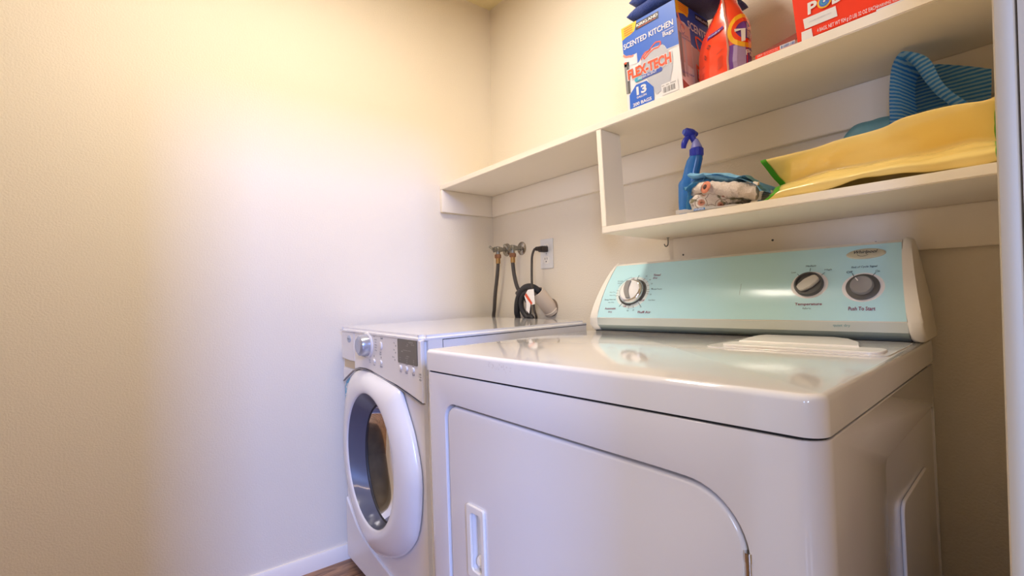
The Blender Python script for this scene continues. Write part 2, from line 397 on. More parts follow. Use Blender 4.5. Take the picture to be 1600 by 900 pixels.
# lid, dark line under it
bm = bmesh.new(); add_box(bm, (-.0005, -.001, ZL), (W, .7058, ZT))
bmesh.ops.bevel(bm, geom=[e for e in bm.edges if abs(e.verts[0].co.z-e.verts[1].co.z) > .02 and e.verts[0].co.y < .1], offset=.024, segments=8, profile=.5, affect='EDGES')
bm.edges.ensure_lookup_table()
bmesh.ops.bevel(bm, geom=[e for e in bm.edges if all(v.co.z > ZT-.001 for v in e.verts)], offset=.0085, segments=5, profile=.5, affect='EDGES')
lid = from_bm('top_lid', bm, M_lid, dryer, 50)
bm = bmesh.new(); add_prism(bm, rrect(.004, .004, W-.004, .69, .024), lambda a, b: (a, b, ZL-.006), lambda a, b: (a, b, ZL+.001)); from_bm('lid_seam', bm, M_gap, dryer)
# lint screen cover on the lid
def uvplate(name, outline, z0, th, m, bevel=.002):
    me = plate([outline], th, bevel); me.transform(Matrix.Translation((0, 0, z0))); return link(name, me, m, dryer, 40)
M_lint = mat('translucent_white_plastic', 'efebe6', .25, coat=.2)
lc = uvplate('lint_screen_cover', rrect(.515, .375, .775, .44, .02), ZT-.0005, .006, M_lint)
lo = [(.53, .43), (.52, .50), (.518, .56), (.527, .583), (.66, .583), (.69, .56), (.72, .50), (.735, .43)]
uvplate('lint_screen_grip', lo, ZT-.0005, .009, M_lint, .003)
uvplate('lint_screen_frame', rrect(.49, .355, .785, .60, .025), ZT-.0003, .0018, M_lid, .0008)
# console -----------------------------------------------------------
BA, BB, BC = Vector((.594, .915)), Vector((.612, .998)), Vector((.68, 1.073))
def bez(t): return BA*(1-t)**2+BB*2*t*(1-t)+BC*t*t
BL = .195
def bez_n(t):
    d = (BB-BA)*2*(1-t)+(BC-BB)*2*t; return Vector((-d.y, d.x)).normalized()   # towards the viewer (-v, +z)
def cpt(u, t, off):
    p = bez(t)+bez_n(t)*off; return Vector((u, p.x, p.y))
def uL(z): return .005+.040*max(0, (z-.90)/.175)
def uR(z): return .801-.0255*max(0, (z-.90)/.175)
prof_front = [(.616, ZT+.0012), (.597, .893), (.5945, .913)]+[tuple(bez(i/10)) for i in range(11)]
back = [(.692, 1.0795), (.728, 1.080), (.742, 1.06), (.744, .95), (.744, ZT+.0012)]
def slab(name, f_u0, f_u1, grow, m, bev=.003):
    bm = bmesh.new(); pr = []
    for i, (v, z) in enumerate(prof_front+back):
        if i < len(prof_front) and i > 0: pr.append((v-grow, z))
        elif i < len(prof_front): pr.append((v-grow, z))
        else: pr.append((v, z+(grow if z > 1.07 else 0)))
    add_prism(bm, pr, lambda a, b: (f_u0(b), a, b), lambda a, b: (f_u1(b), a, b))
    ends = [f for f in bm.faces if len(f.verts) > 6]
    es = list({e for f in ends for e in f.edges if e.calc_length() > 0})
    bmesh.ops.bevel(bm, geom=es, offset=bev, segments=3, profile=.5, affect='EDGES')
    return from_bm(name, bm, m, console, 40)
console = bpy.data.objects.new('console', None); COL.objects.link(console); console.parent = dryer
PL = lambda z: uL(z)+.030-.021*max(0, (z-.90)/.175)
PR = lambda z: uR(z)-.024+.0085*max(0, (z-.90)/.175)
slab('end_cap', uL, lambda z: PL(z)-.0004, .0035, M_cap, .0035); slab('end_cap', lambda z: PR(z)+.0004, uR, .0035, M_cap, .006)
bm = bmesh.new(); add_prism(bm, prof_front+back, lambda a, b: (PL(b), a, b), lambda a, b: (PR(b), a, b))
for f in bm.faces:
    c = f.calc_center_median(); f.material_index = 0
    if len(f.verts) == 4 and c.z < .914 and c.y < .62: f.material_index = 1 if c.z > .893 else 2
console_body = from_bm('console_body', bm, [M_cap, M_silver, M_silver_shade], console, 20)
bm = bmesh.new(); NT = 16
rows = [[cpt(PL(bez(j/NT).y)+(PR(bez(j/NT).y)-PL(bez(j/NT).y))*i/8, j/NT, .0006) for i in range(9)] for j in range(NT+1)]
add_grid(bm, rows); aqua_panel = from_bm('control_panel', bm, M_aqua, console, 60)
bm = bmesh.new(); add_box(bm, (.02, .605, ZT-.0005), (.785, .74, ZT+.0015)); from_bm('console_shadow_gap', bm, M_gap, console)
KM = {}
def knob_m(u, t):
    p = cpt(u, t, 0); n = bez_n(t); return zto((0, n.x, n.y), p)
def up_frame(u, t):
    n = bez_n(t); z = Vector((0, n.x, n.y)); x = Vector((1, 0, 0)); y = z.cross(x); p = cpt(u, t, 0)
    return Matrix(((x.x, y.x, z.x, p.x), (x.y, y.y, z.y, p.y), (x.z, y.z, z.z, p.z), (0, 0, 0, 1)))
M_dialring = mat('pale_dial_print', 'd8e2dc', .35)
# timer knob
KU, KT = .1480, .455
fr = up_frame(KU, KT)
pr = Print(cpt, 1, BL)
def ringpts(cu, ct, r, a): return (cu+r*math.cos(math.radians(a)), ct+r*math.sin(math.radians(a))/BL)
def band(p, cu, ct, r0, r1, a0, a1, m, lift, n=28):
    for i in range(n):
        b0 = a0+(a1-a0)*i/n; b1 = a0+(a1-a0)*(i+1)/n
        p.poly([ringpts(cu, ct, r0, b0), ringpts(cu, ct, r1, b0), ringpts(cu, ct, r1, b1), ringpts(cu, ct, r0, b1)], m, lift)
band(pr, KU, KT, .030, .0555, 0, 360, M_dialring, 2, 40)
band(pr, KU, KT, .040, .047, -45, 88, M_dkgray, 3); band(pr, KU, KT, .040, .047, 195, 275, M_dkgray, 3)
band(pr, KU, KT, .0585, .0593, 108, 158, M_printgray, 3)
for a in (85, 58, 40, 24, 8, 0, -8, -52, -75, -92, -125, 172, 182, 192):
    big = a in (85, -52, -125)
    pr.line(ringpts(KU, KT, .049 if not big else .047, a), ringpts(KU, KT, .058 if not big else .062, a), .0016 if big else .0009, M_printgray, 4)
for s_, a in (('70', 60), ('60', 41), ('50', 25), ('40', 9), ('20', -9), ('30', -53), ('20', -76), ('10', -93)):
    q = ringpts(KU, KT, .0645, a); pr.text_c(s_, q[0], q[1], .0045, M_printgray, 4)
for s_, a in (('Off', 103), ('Off', -35), ('Off', -108)):
    q = ringpts(KU, KT, .052, a); pr.text_c(s_, q[0], q[1], .0055, M_printred, 4, bold=.01)
pr.text_c('Timed', .2145, .755, .0075, M_printred, 4, .015); pr.text_c('Dry', .2125, .695, .0075, M_printred, 4, .015)
pr.text_c('Automatic', .0815, .165, .0072, M_printred, 4, .015); pr.text_c('Dry', .083, .10, .0072, M_printred, 4, .015)
pr.text_c('Fluff Air', .2005, .10, .0075, M_printred, 4, .015)
pr.text_c('Energy Preferred', .0745, .325, .0055, M_printgray, 4, .012, .72)
pr.text_c('Less Dry', .0805, .275, .0045, M_printgray, 4); pr.text_c('More Dry', .0805, .405, .0045, M_printgray, 4); pr.text_c('Very Dry', .0770, .465, .0045, M_printgray, 4)
pr.text_c('Wrinkle', .0935, .675, .0045, M_printgray, 4); pr.text_c('Guard', .0935, .637, .0045, M_printgray, 4)
pr.text_c('Wrinkle Prevent', .2275, .495, .0048, M_printgray, 4, 0, .75); pr.text_c('Cool Down', .2190, .305, .0048, M_printgray, 4, 0, .8)
# other markings
TU, TT_, SU, ST_ = .6065, .473, .7045, .418
pr.text_c('Temperature',   .6085, .207, .0085, M_printred, 4, .018, .90); pr.text_c('fabric', .6065, .155, .0045, M_printgray, 4)
pr.text_c('Medium', .6045, .742, .0055, M_printgray, 4); pr.text_c('High', .6395, .672, .0055, M_printgray, 4); pr.text_c('Low', .572, .66, .005, M_printgray, 4)
pr.line((.6045, .71), (.6045, .665), .001, M_printgray, 4); pr.line((.634, .635), (.628, .60), .001, M_printgray, 4); pr.line((.580, .635), (.585, .60), .001, M_printgray, 4)
pr.text_c('Push To Start', .7045, .150, .0090, M_printred, 4, .018, .62)
pr.text_c('End of Cycle Signal', .7035, .683, .0064, M_printgray, 4, .015, .58); pr.text_c('Off', .6790, .622, .0058, M_printgray, 4, .01); pr.text_c('On', .7270, .618, .0058, M_printgray, 4, .01)
pr.line((.684, .605), (.690, .535), .0014, M_printgray, 4); pr.line((.724, .60), (.717, .535), .0014, M_printgray, 4)
band(pr, TU, TT_, .018, .0362, 0, 360, M_plastic, 2, 40); band(pr, SU, ST_, .018, .0362, 0, 360, M_plastic, 2, 40)
for i in range(14):
    q = .36+.012*i; pr.line((.459+random.uniform(-.001, .001), q), (.4595+random.uniform(-.001, .001), q+.006), .0009, M_printgray, 3)
M_teal = mat('teal_print', '63a0a0', .5)
pr.into(aqua_panel)
p2 = Print(lambda s, t, o: Vector((s, .5950-o, t)), 1, 1, .0005); p2.text('quiet dry', (.655, .9015, .685, .9085), M_teal, 1); p2.into(console_body)
tk = bpy.data.objects.new('timer_knob', None); COL.objects.link(tk); tk.parent = console
bm = bmesh.new(); add_lathe(bm, [(.0405, .0005), (.0405, .004), (.039, .005)], fr, 48); from_bm('knob_skirt', bm, M_dkgray, tk)
bm = bmesh.new(); add_lathe(bm, [(.0385, .004), (.038, .010), (.0355, .014), (.0315, .0165)], fr, 48); from_bm('knob_rim', bm, M_chrome, tk)
bm = bmesh.new(); add_lathe(bm, [(.0315, .014), (.0312, .0172), (.029, .0182), (0.0005, .0185)], fr, 48); from_bm('knob_face', bm, M_plastic, tk)
bm = bmesh.new()
gp = []
for i in range(9):
    t = i/8; x = -.011+.006*math.cos(math.pi*(t-.5)*1.2)*-1+.013*(t-.15); gp.append((x-.0075, .033-.058*t))
for i in range(9):
    t = 1-i/8; x = -.011+.006*math.cos(math.pi*(t-.5)*1.2)*-1+.013*(t-.15); gp.append((x+.0075-.001*t, .033-.058*t))
add_prism(bm, gp, lambda a, b: fr @ Vector((a+.004, b-.004, .0172)), lambda a, b: fr @ Vector((a+.004, b-.004, .0235)))
bmesh.ops.bevel(bm, geom=list(bm.edges), offset=.0012, segments=2, affect='EDGES', clamp_overlap=True)
from_bm('knob_grip', bm, M_gray, tk)
# temperature knob
fr = up_frame(TU, TT_); tk = bpy.data.objects.new('temperature_knob', None); COL.objects.link(tk); tk.parent = console
bm = bmesh.new(); add_lathe(bm, [(.0285, .0006), (.0285, .008), (.027, .011), (.024, .0115), (.0235, .006), (.001, .006)], fr, 40); from_bm('knob_base', bm, M_dkgray, tk)
rot = fr @ Matrix.Rotation(math.radians(40), 4, 'Z')
gp = [(-.024, .006), (-.02, .010), (0, .0135), (.02, .010), (.024, .006), (.024, -.006), (.02, -.010), (0, -.0135), (-.02, -.010), (-.024, -.006)]
bm = bmesh.new(); add_prism(bm, gp, lambda a, b: rot @ Vector((a, b, .006)), lambda a, b: rot @ Vector((a*.93, b*.9, .0135))); bmesh.ops.bevel(bm, geom=list(bm.edges), offset=.0015, segments=2, affect='EDGES'); from_bm('knob_grip', bm, mat('light_grip', 'c9c4b4', .3), tk)
# start knob
fr = up_frame(SU, ST_); tk = bpy.data.objects.new('start_knob', None); COL.objects.link(tk); tk.parent = console
bm = bmesh.new(); add_lathe(bm, [(.0288, .0006), (.0288, .004), (.024, .006), (.001, .006)], fr, 40); from_bm('knob_base', bm, M_dkgray, tk)
bm = bmesh.new(); add_lathe(bm, [(.020, .004), (.0198, .013), (.018, .0155), (.015, .0152), (.008, .0145), (.0005, .0142)], fr, 40); from_bm('knob_cap', bm, M_gray, tk)
bm = bmesh.new(); q = fr @ Matrix.Rotation(math.radians(35), 4, 'Z'); add_prism(bm, [(-.001, .010), (.001, .010), (.001, .0185), (-.001, .0185)], lambda a, b: q @ Vector((a, b, .0152)), lambda a, b: q @ Vector((a, b, .0162))); from_bm('knob_mark', bm, M_plastic, tk)
# oval badge
fr = up_frame(.7028, .868)
bm = bmesh.new(); add_lathe(bm, [(1, .0005), (1, .0012), (.94, .0030), (.80, .0040), (.001, .0045)], fr @ Matrix.Diagonal((.0345, .0142, 1, 1)), 48); bd = from_bm('badge', bm, mat('pale_gold_badge', 'cdc7ae', .35, metal=.4), console)
p2 = Print(lambda s, t, o: fr @ Vector((s, t, .0046+o)), 1, 1, .0004)
p2.text('Whirlpool', (-.0205, -.0042, .0205, .0070), M_black, 1, .012, .25)
p2.path(circ(-.004, -.001, .0105, .0085, 16, 200, 330), .0008, M_black, 1); p2.into(bd)
for x in (.05, W-.05):
    for y in (.05, .64):
        bm = bmesh.new(); add_lathe(bm, [(.018, 0), (.018, .012), (.008, .014), (.008, .045)], Matrix.Translation((x, y, -.0135*x-.011*y)), 14); from_bm('levelling_foot', bm, M_black, dryer)
M_smudge = mat('faint_smudge', 'dcd6d2', .35)
pr = Print(lambda s, t, o: Vector((s, -.001-o, t)), 1, 1, .0002)
for i in range(26): x = .275+random.gauss(0, .022); z = .857+random.gauss(0, .004); pr.poly(circ(x, z, random.uniform(.001, .0025), random.uniform(.0008, .0016), 7), M_smudge)
pr.into(lid)

# ------------------------------------------------------------------ washer
WM = Matrix(((0.99986694, -0.01589606, -0.00366224, 0.04323814), (0.01583365, 0.99973878, -0.01648235, -0.72173573), (0.00392329, 0.01642218, 0.99985745, 0), (0, 0, 0, 1)))
washer = empty('washing_machine', WM, 'white front-loading washing machine with round glass door, in the corner', 'washer')
WW, WD, WT = .6402, .645, .888
OC, ORU, ORZ = (.336, .484), .183, .208
bm = bmesh.new(); add_box(bm, (0, 0, .03), (WW, WD, WT-.014))
bmesh.ops.bevel(bm, geom=[e for e in bm.edges if abs(e.verts[0].co.z-e.verts[1].co.z) > .3 and e.verts[0].co.y < .1], offset=.012, segments=6, affect='EDGES')
cab = from_bm('cabinet', bm, M_plastic, washer)
bm = bmesh.new(); add_prism(bm, circ(OC[0], OC[1]-.01, .195, .215, 48), lambda a, b: (a, -.05, b), lambda a, b: (a, .42, b)); cut = from_bm('cut', bm, M_dark, washer)
md = cab.modifiers.new('b', 'BOOLEAN'); md.object = cut; md.solver = 'EXACT'; bpy.context.view_layer.update(); apply_mods(cab); bpy.data.objects.remove(cut)
for p in cab.data.polygons: p.use_smooth = True
cab.data.set_sharp_from_angle(angle=math.radians(35))
# top: front moulding and lid
bm = bmesh.new(); add_box(bm, (0, -.012, WT-.0145), (WW, WD, WT))
bmesh.ops.bevel(bm, geom=[e for e in bm.edges if abs(e.verts[0].co.z-e.verts[1].co.z) > .005 and e.verts[0].co.y < .1], offset=.013, segments=6, affect='EDGES')
bmesh.ops.bevel(bm, geom=[e for e in bm.edges if all(v.co.z > WT-.001 for v in e.verts)], offset=.009, segments=5, affect='EDGES')
from_bm('top_panel', bm, M_lid, washer, 50)
bm = bmesh.new(); add_box(bm, (WW-.004, .0585, WT-.0165), (WW+.0004, WD, WT-.0145)); add_box(bm, (WW-.004, .0570, .845), (WW+.0005, .0585, WT-.0145)); from_bm('top_seam', bm, M_gap, washer)
# control panel with the sweeping lower edge
CPZ = [(.030, .69), (.060, .705), (.099, .723), (.132, .738), (.193, .752), (.245, .7545), (.292, .752), (.402, .7385), (.479, .731), (.56, .7175), (.638, .703)]
def arc_z(u):
    for (a, z0), (b, z1) in zip(CPZ, CPZ[1:]):
        if a <= u <= b: return z0+(z1-z0)*(u-a)/(b-a)
    return CPZ[-1][1]
top_z = WT-.0145
washer_panel = front_plate('control_panel', [[(.150, top_z)]+[(.146, arc_z(.146)+.003)]+[(u, z+.003) for u, z in CPZ if u > .15]+[(.638, top_z)]], .002, .012, M_plastic, washer, .003)
front_plate('detergent_drawer', [[(.022, top_z), (.022, .775), (.060, .772), (.10, .770), (.143, .772), (.147, top_z)]], .002, .012, M_plastic, washer, .003)
bm = bmesh.new(); add_box(bm, (.028, -.003, .742), (.141, .003, .771)); from_bm('drawer_grip', bm, mat('yellowed_plastic', 'd6c196', .5), washer)
front_plate('side_corner_trim', [[(.022, .738), (.14, .738), (.132, .733), (.099, .718), (.06, .700), (.03, .685), (.022, .68)]], .002, .008, M_plastic, washer, .002)
bm = bmesh.new()
rows = [[(u, v, z-dz) for v, dz in ((-.012, -.002), (-.012, .0015), (.001, .0015))] for u, z in CPZ]
add_grid(bm, rows); from_bm('panel_seam', bm, mat('gray_seam', '9c9690', .6), washer)
# kick panel
LOW = [(.012, .255), (.055, .224), (.109, .186), (.161, .165), (.233, .150), (.311, .139), (.393, .132), (.50, .130), (.63, .130)]
front_plate('kick_panel', [LOW+[(.63, .04), (.012, .04)]], .002, .009, M_plastic, washer, .003)
# door: ring swept around the round opening, outer edge follows the panel
DC = Vector(OC)
OUT = [(.614, .467), (.6135, .50), (.606, .535), (.580, .605), (.545, .662), (.520, .700), (.506, .722), (.480, .729), (.430, .736), (.36, .7445), (.30, .7505), (.245, .7515), (.195, .748), (.15, .735), (.115, .705), (.085, .63), (.072, .55), (.068, .479), (.075, .40), (.10, .32), (.145, .25), (.20, .203), (.26, .180), (.32, .172), (.381, .187), (.447, .212), (.511, .251), (.573, .314), (.602, .388)]
OUT = [(p.x, p.y) for p in smooth_path([(u, z, 0) for u, z in OUT+OUT[:1]], 4)][:-1]
def out_r(a):
    best = None
    d = Vector((math.cos(a), math.sin(a)))
    for i in range(len(OUT)):
        p, q = Vector(OUT[i-1])-DC, Vector(OUT[i])-DC; e = q-p; den = d.x*e.y-d.y*e.x
        if abs(den) < 1e-9: continue
        t = (p.x*e.y-p.y*e.x)/den; s = (p.x*d.y-p.y*d.x)/den
        if t > 0 and -1e-6 <= s <= 1+1e-6: best = t if best is None else max(best, t)
    return best
wd = bpy.data.objects.new('door', None); COL.objects.link(wd); wd.parent = washer
N = 120; rows = []
for i in range(N):
    a = 2*math.pi*i/N; ri = 1/math.sqrt((math.cos(a)/ORU)**2+(math.sin(a)/ORZ)**2); ro = out_r(a); row = []
    for k, v in ((-.004, -.0425), (.012, -.0455), (.06, -.0475), (.18, -.0480), (.32, -.0470), (.48, -.0440), (.64, -.0390), (.78, -.0325), (.89, -.0245), (.96, -.0165), (1, -.009), (.985, -.003)):
        r = ri+(ro-ri)*k; row.append((DC.x+r*math.cos(a), v, DC.y+r*math.sin(a)))
    rows.append(row)
rows.append(rows[0]); bm = bmesh.new(); add_grid(bm, rows); bmesh.ops.remove_doubles(bm, verts=bm.verts, dist=1e-5); from_bm('door_ring', bm, mat('white_door_plastic', 'ece9e6', .22, coat=.2), wd, 60)
# gray conical rim, dark seam and the glass bowl
M_rim = mat('blue_gray_rim', '5b5e6c', .3, coat=.3)
def ell(k, cz, ru, rz, v, n=64): return [(.336+ru*math.cos(2*math.pi*i/n), v, cz+rz*math.sin(2*math.pi*i/n)) for i in range(n)]
bm = bmesh.new(); add_grid(bm, [ell(0, .484, .1825, .2075, -.0425), ell(0, .480, .176, .203, -.032), ell(0, .470, .162, .196, -.012), ell(0, .462, .150, .188, .004)], True); from_bm('glass_rim', bm, M_rim, wd, 60)
bm = bmesh.new(); add_grid(bm, [ell(0, .462, .1505, .1885, .0035), ell(0, .462, .147, .1845, .0065), ell(0, .462, .1465, .184, .012)], True); from_bm('rim_seal', bm, M_black, wd, 60)
def glassm():
    m = bpy.data.materials.new('door_glass'); m.use_nodes = True; nt = m.node_tree; nt.nodes.remove(nt.nodes['Principled BSDF'])
    g = nt.nodes.new('ShaderNodeBsdfGlossy'); g.inputs['Roughness'].default_value = .04; g.inputs['Color'].default_value = (.9, .92, 1, 1)
    t = nt.nodes.new('ShaderNodeBsdfTransparent'); t.inputs['Color'].default_value = (.85, .83, .80, 1)
    fz = nt.nodes.new('ShaderNodeFresnel'); fz.inputs['IOR'].default_value = 1.5
    mx = nt.nodes.new('ShaderNodeMixShader'); nt.links.new(fz.outputs[0], mx.inputs[0]); nt.links.new(t.outputs[0], mx.inputs[1]); nt.links.new(g.outputs[0], mx.inputs[2])
    nt.links.new(mx.outputs[0], nt.nodes['Material Output'].inputs['Surface']); return m
M_glass = glassm()
bm = bmesh.new(); add_grid(bm, [ell(0, .462, .146, .184, .008), ell(0, .462, .135, .172, .03), ell(0, .462, .11, .145, .055), ell(0, .462, .06, .085, .07), ell(0, .462, .001, .001, .074)], True); from_bm('glass_bowl', bm, M_glass, wd, 60)
M_drum = mat('drum_steel', '7d6a50', .5, metal=.2, var=.5, vscale=24)
bm = bmesh.new(); add_grid(bm, [ell(0, .474, .19, .21, .02), ell(0, .474, .192, .212, .40), ell(0, .474, .001, .001, .41)], True); from_bm('drum', bm, M_drum, washer, 60)
bm = bmesh.new(); bmesh.ops.create_uvsphere(bm, u_segments=40, v_segments=24, radius=1, matrix=Matrix.Translation((.34, .215, .43)) @ Matrix.Diagonal((.16, .115, .15, 1)))
lo = from_bm('laundry_load', bm, mat('brown_green_laundry', 'c2a67a', .9, var=.75, vscale=16), None); wobble(lo, .05, 9, 3); wobble(lo, .015, 30, 5)
lo.matrix_world = WM; tag(lo, 'brown and olive laundry seen behind the round glass washer door', 'laundry')
# dial, display, buttons
fr = Matrix(((1, 0, 0, .272), (0, 0, -1, -.010), (0, 1, 0, .838), (0, 0, 0, 1)))
dl = bpy.data.objects.new('cycle_dial', None); COL.objects.link(dl); dl.parent = washer
bm = bmesh.new(); add_lathe(bm, [(.042, 0), (.042, .003), (.039, .005), (.030, .005)], fr, 40); from_bm('dial_ring', bm, M_plastic, dl)
bm = bmesh.new(); add_lathe(bm, [(.036, .004), (.0355, .020), (.032, .030), (.024, .035), (.012, .034), (.0005, .033)], fr, 40); from_bm('dial_knob', bm, mat('silver_dial', 'b4b9c6', .25, metal=.6), dl)
washer_display = front_plate('display', [rrect(.500, .8035, .620, .873, .004)], -.0095, .003, mat('olive_gray_display', '6c6555', .3), washer, .001)
pr = Print(lambda s, t, o: Vector((s, -.0100-o, t)), 1, 1, .0004); pd = Print(lambda s, t, o: Vector((s, -.0125-o, t)), 1, 1, .0004)
M_disp = mat('pale_display_print', 'c8c4b0', .5)
for s_, u, z, h in (('CYCLE STATUS', .585, .866, .0042), ('Wash', .566, .860, .0038), ('Rinse Spin', .597, .860, .0038), ('Sensing', .562, .855, .0035), ('estimated time remaining', .560, .842, .0038), ('88:88', .53, .838, .004), ('Modifiers', .566, .826, .0036), ('Heavy', .517, .819, .0034), ('Hot', .517, .813, .0034), ('Extra High', .56, .820, .0034), ('High', .56, .8145, .0034), ('Medium', .56, .809, .0034), ('Cold', .60, .818, .0034), ('Warm', .60, .8125, .0034), ('Tap', .60, .807, .0034)):
    pd.text_c(s_, u, z, h, M_disp, 1, 0, .85)
pd.into(washer_display)
for u in (.513, .551, .592): pr.text_c({.513: 'Temp', .551: 'Spin', .592: 'Soil'}[u], u, .7775, .0055, M_printgray, 1); pr.line((u-.006, .8005), (u+.006, .8005), .0008, M_printgray, 1)
for u, z, s_ in ((.480, .858, 'Pre'), (.478, .838, 'Soak'), (.472, .816, 'Rinse')): pr.text_c(s_, u-.006, z, .0045, M_printgray, 1); pr.poly(circ(u+.004, z-.008, .002, .003, 8), M_dkgray)
for i, s_ in enumerate(('Normal', 'Heavy', 'Whites', 'Bulky', 'Rinse')): pr.text_c(s_, .337, .860-.0085*i, .0046, M_printgray, 1)
pr.text_c('START', .385, .866, .0055, M_printgray, 1, .02, 1.1); pr.text_c('Hold', .372, .822, .0045, M_printgray, 1); pr.text_c('Pause', .372, .816, .0045, M_printgray, 1)
pr.text_c('Quick', .268, .876-.008, .0045, M_printgray, 1); pr.text_c('Cycle', .325, .869, .0045, M_printgray, 1)
for u, s_ in ((.322, 'Power'), (.377, 'Cancel')): pr.poly(circ(u, .806, .002, .0035, 8), M_dkgray); pr.text_c(s_, u, .778, .005, M_printgray, 1)
pr.text_c('Delicate', .245, .798, .0045, M_printgray, 1); pr.text_c('Eco', .285, .790, .0045, M_printgray, 1); pr.text_c('Wool', .287, .783, .0045, M_printgray, 1)
pr.text_c('Lock', .632, .784, .0055, M_printgray, 1); pr.text_c('3 sec', .632, .776, .005, M_printgray, 1); pr.text_c('HOLD', .632, .768, .005, M_printgray, 1, .02)
pr.into(washer_panel)
for u, z, ru, rz in ((.513, .790, .0085, .0075), (.551, .790, .0085, .0075), (.592, .7905, .0085, .0075), (.321, .790, .009, .007), (.374, .791, .009, .007), (.378, .843, .010, .013)):
    bm = bmesh.new(); add_lathe(bm, [(1, 0), (1, .002), (.85, .0038), (.001, .0042)], Matrix(((1, 0, 0, u), (0, 0, -1, -.010), (0, 1, 0, z), (0, 0, 0, 1))) @ Matrix.Diagonal((ru, rz, 1, 1)), 20); from_bm('button', bm, M_plastic, washer)
bm = bmesh.new(); add_lathe(bm, [(1, 0), (1, .001), (.9, .0018), (.001, .002)], Matrix(((1, 0, 0, .100), (0, 0, -1, -.010), (0, 1, 0, .848), (0, 0, 0, 1))) @ Matrix.Diagonal((.018, .013, 1, 1)), 24); wb = from_bm('badge', bm, mat('gray_blue_badge', 'b7bfca', .3), washer)
p2 = Print(lambda s, t, o: Vector((s, -.0122-o, t)), 1, 1, .0004); p2.text('Whirlpool', (.088, .844, .112, .852), M_printgray, 1, 0, .25); p2.into(wb)
pr = Print(lambda s, t, o: Vector((s, -.0065-o, t)), 1, 1, .0004); M_stk = mat('sticker_blue', '5aa5c8', .4)
pr.poly([(.034, .672), (.050, .690), (.090, .710), (.082, .668), (.060, .63), (.034, .61)], M_stk); pr.text('HE', (.045, .655, .072, .685), M_plastic, 2, .03); pr.line((.04, .64), (.065, .65), .004, M_plastic, 2); pr.done('energy_sticker', washer)
for x in (.06, WW-.06):
    for y in (.06, .54):
        bm = bmesh.new(); add_lathe(bm, [(.02, 0), (.02, .012), (.009, .014), (.009, .042)], Matrix.Translation((x, y, -.0039*x-.0164*y)), 14); from_bm('levelling_foot', bm, M_black, washer)

# ------------------------------------------------------------------ plumbing and power behind the washer
def valve(x, z, label):
    r = empty('water_valve', Matrix.Translation((x, 0, z)), label, 'valve', 'washer water valves on the back wall')
    bm = bmesh.new(); add_lathe(bm, [(.030, 0), (.029, .003), (.022, .0065), (.013, .008), (.012, .012)], zto((0, -1, 0)), 32); from_bm('escutcheon', bm, mat('tarnished_chrome', 'a9a49a', .25, metal=1, var=.25, vscale=40), r)
    bm = bmesh.new(); add_lathe(bm, [(.0085, .008), (.0085, .03), (.011, .031), (.011, .040), (.0135, .042), (.0135, .058), (.011, .06), (.011, .070), (.008, .072), (.008, .082)], zto((0, -1, 0)), 16)
    add_lathe(bm, [(.010, 0), (.010, .018)], zto((0, 0, -1), (0, -.052, -.005)), 14); from_bm('valve_body', bm, M_steel, r)
    bm = bmesh.new(); add_tube(bm, [(-.016, -.086, .012), (-.006, -.084, .004), (0, -.082, 0), (.010, -.084, -.007), (.018, -.086, -.012)], lambda t: .0035+.0025*abs(2*t-1), 10); from_bm('handle', bm, M_steel, r)
    return r
valve(.2150, 1.2020, 'corroded metal water valve on the back wall, nearer the outlet')
valve(.1060, 1.2050, 'corroded metal water valve on the back wall, nearer the corner')
def hose(pts, label):
    p0 = Vector(pts[0]); r = empty('water_hose', Matrix.Translation(p0), label, 'hose')
    bm = bmesh.new(); add_tube(bm, [Vector(p)-p0-Vector((0, 0, .030 if i == 0 else 0)) for i, p in enumerate(pts)], .0085, 14); from_bm('hose_tube', bm, M_hose, r)
    bm = bmesh.new(); add_lathe(bm, [(.0135, .002), (.0150, -.002), (.0150, -.012), (.0135, -.016)], Matrix.Identity(4), 6); from_bm('coupling_nut', bm, M_copper, r, 20)
    bm = bmesh.new(); add_lathe(bm, [(.0105, -.016), (.0105, -.040)], Matrix.Identity(4), 18); from_bm('ferrule', bm, M_brass, r)
    return r
hose([(.1060, -.052, 1.180), (.1045, -.052, 1.13), (.094, -.050, 1.08), (.07, -.045, 1.0), (.046, -.034, .93), (.033, -.030, .87), (.03, -.028, .60)], 'dark rubber water hose running straight down beside the corner')
hose([(.2150, -.052, 1.177), (.2150, -.052, 1.13), (.219, -.048, 1.08), (.228, -.040, 1.03), (.240, -.025, .998), (.258, -.014, .972), (.27, -.012, .93), (.27, -.012, .60)], 'dark rubber water hose bending behind the coiled drain hose')
pipe = empty('standpipe', Matrix.Translation((.402, 0, .93)), 'short beige drain pipe angled up out of the back wall', 'pipe')
bm = bmesh.new(); d = Vector((-.006, -.078, .082)); mz = zto(d, (0, .004, -.004)); L_ = d.length
add_lathe(bm, [(.031, 0), (.0315, L_*.2), (.0305, L_*.85), (.030, L_), (.026, L_), (.026, L_*.3), (.001, L_*.3)], mz, 32, caps=False)
add_lathe(bm, [(.034, .0), (.034, .012), (.0315, .014)], mz, 32, caps=False); from_bm('pipe_tube', bm, M_pvc, pipe, 50)
bm = bmesh.new(); add_lathe(bm, [(.0255, L_*.32), (.001, L_*.33)], mz, 24); from_bm('pipe_hollow', bm, M_dark, pipe)
bm = bmesh.new(); add_lathe(bm, [(.037, 0), (.037, .0012)], zto((0, -1, 0), (.002, .0, .012)), 24); from_bm('wall_hole', bm, mat('rough_plaster', '8d7a66', .9), pipe)
dh = empty('drain_hose', Matrix.Translation((.33, -.05, .9)), 'thick black coiled drain hose looping out of the standpipe behind the washer', 'hose')
bm = bmesh.new(); o_ = Vector((.33, -.05, .9))
def loc(pts): return [Vector(p)-o_ for p in pts]
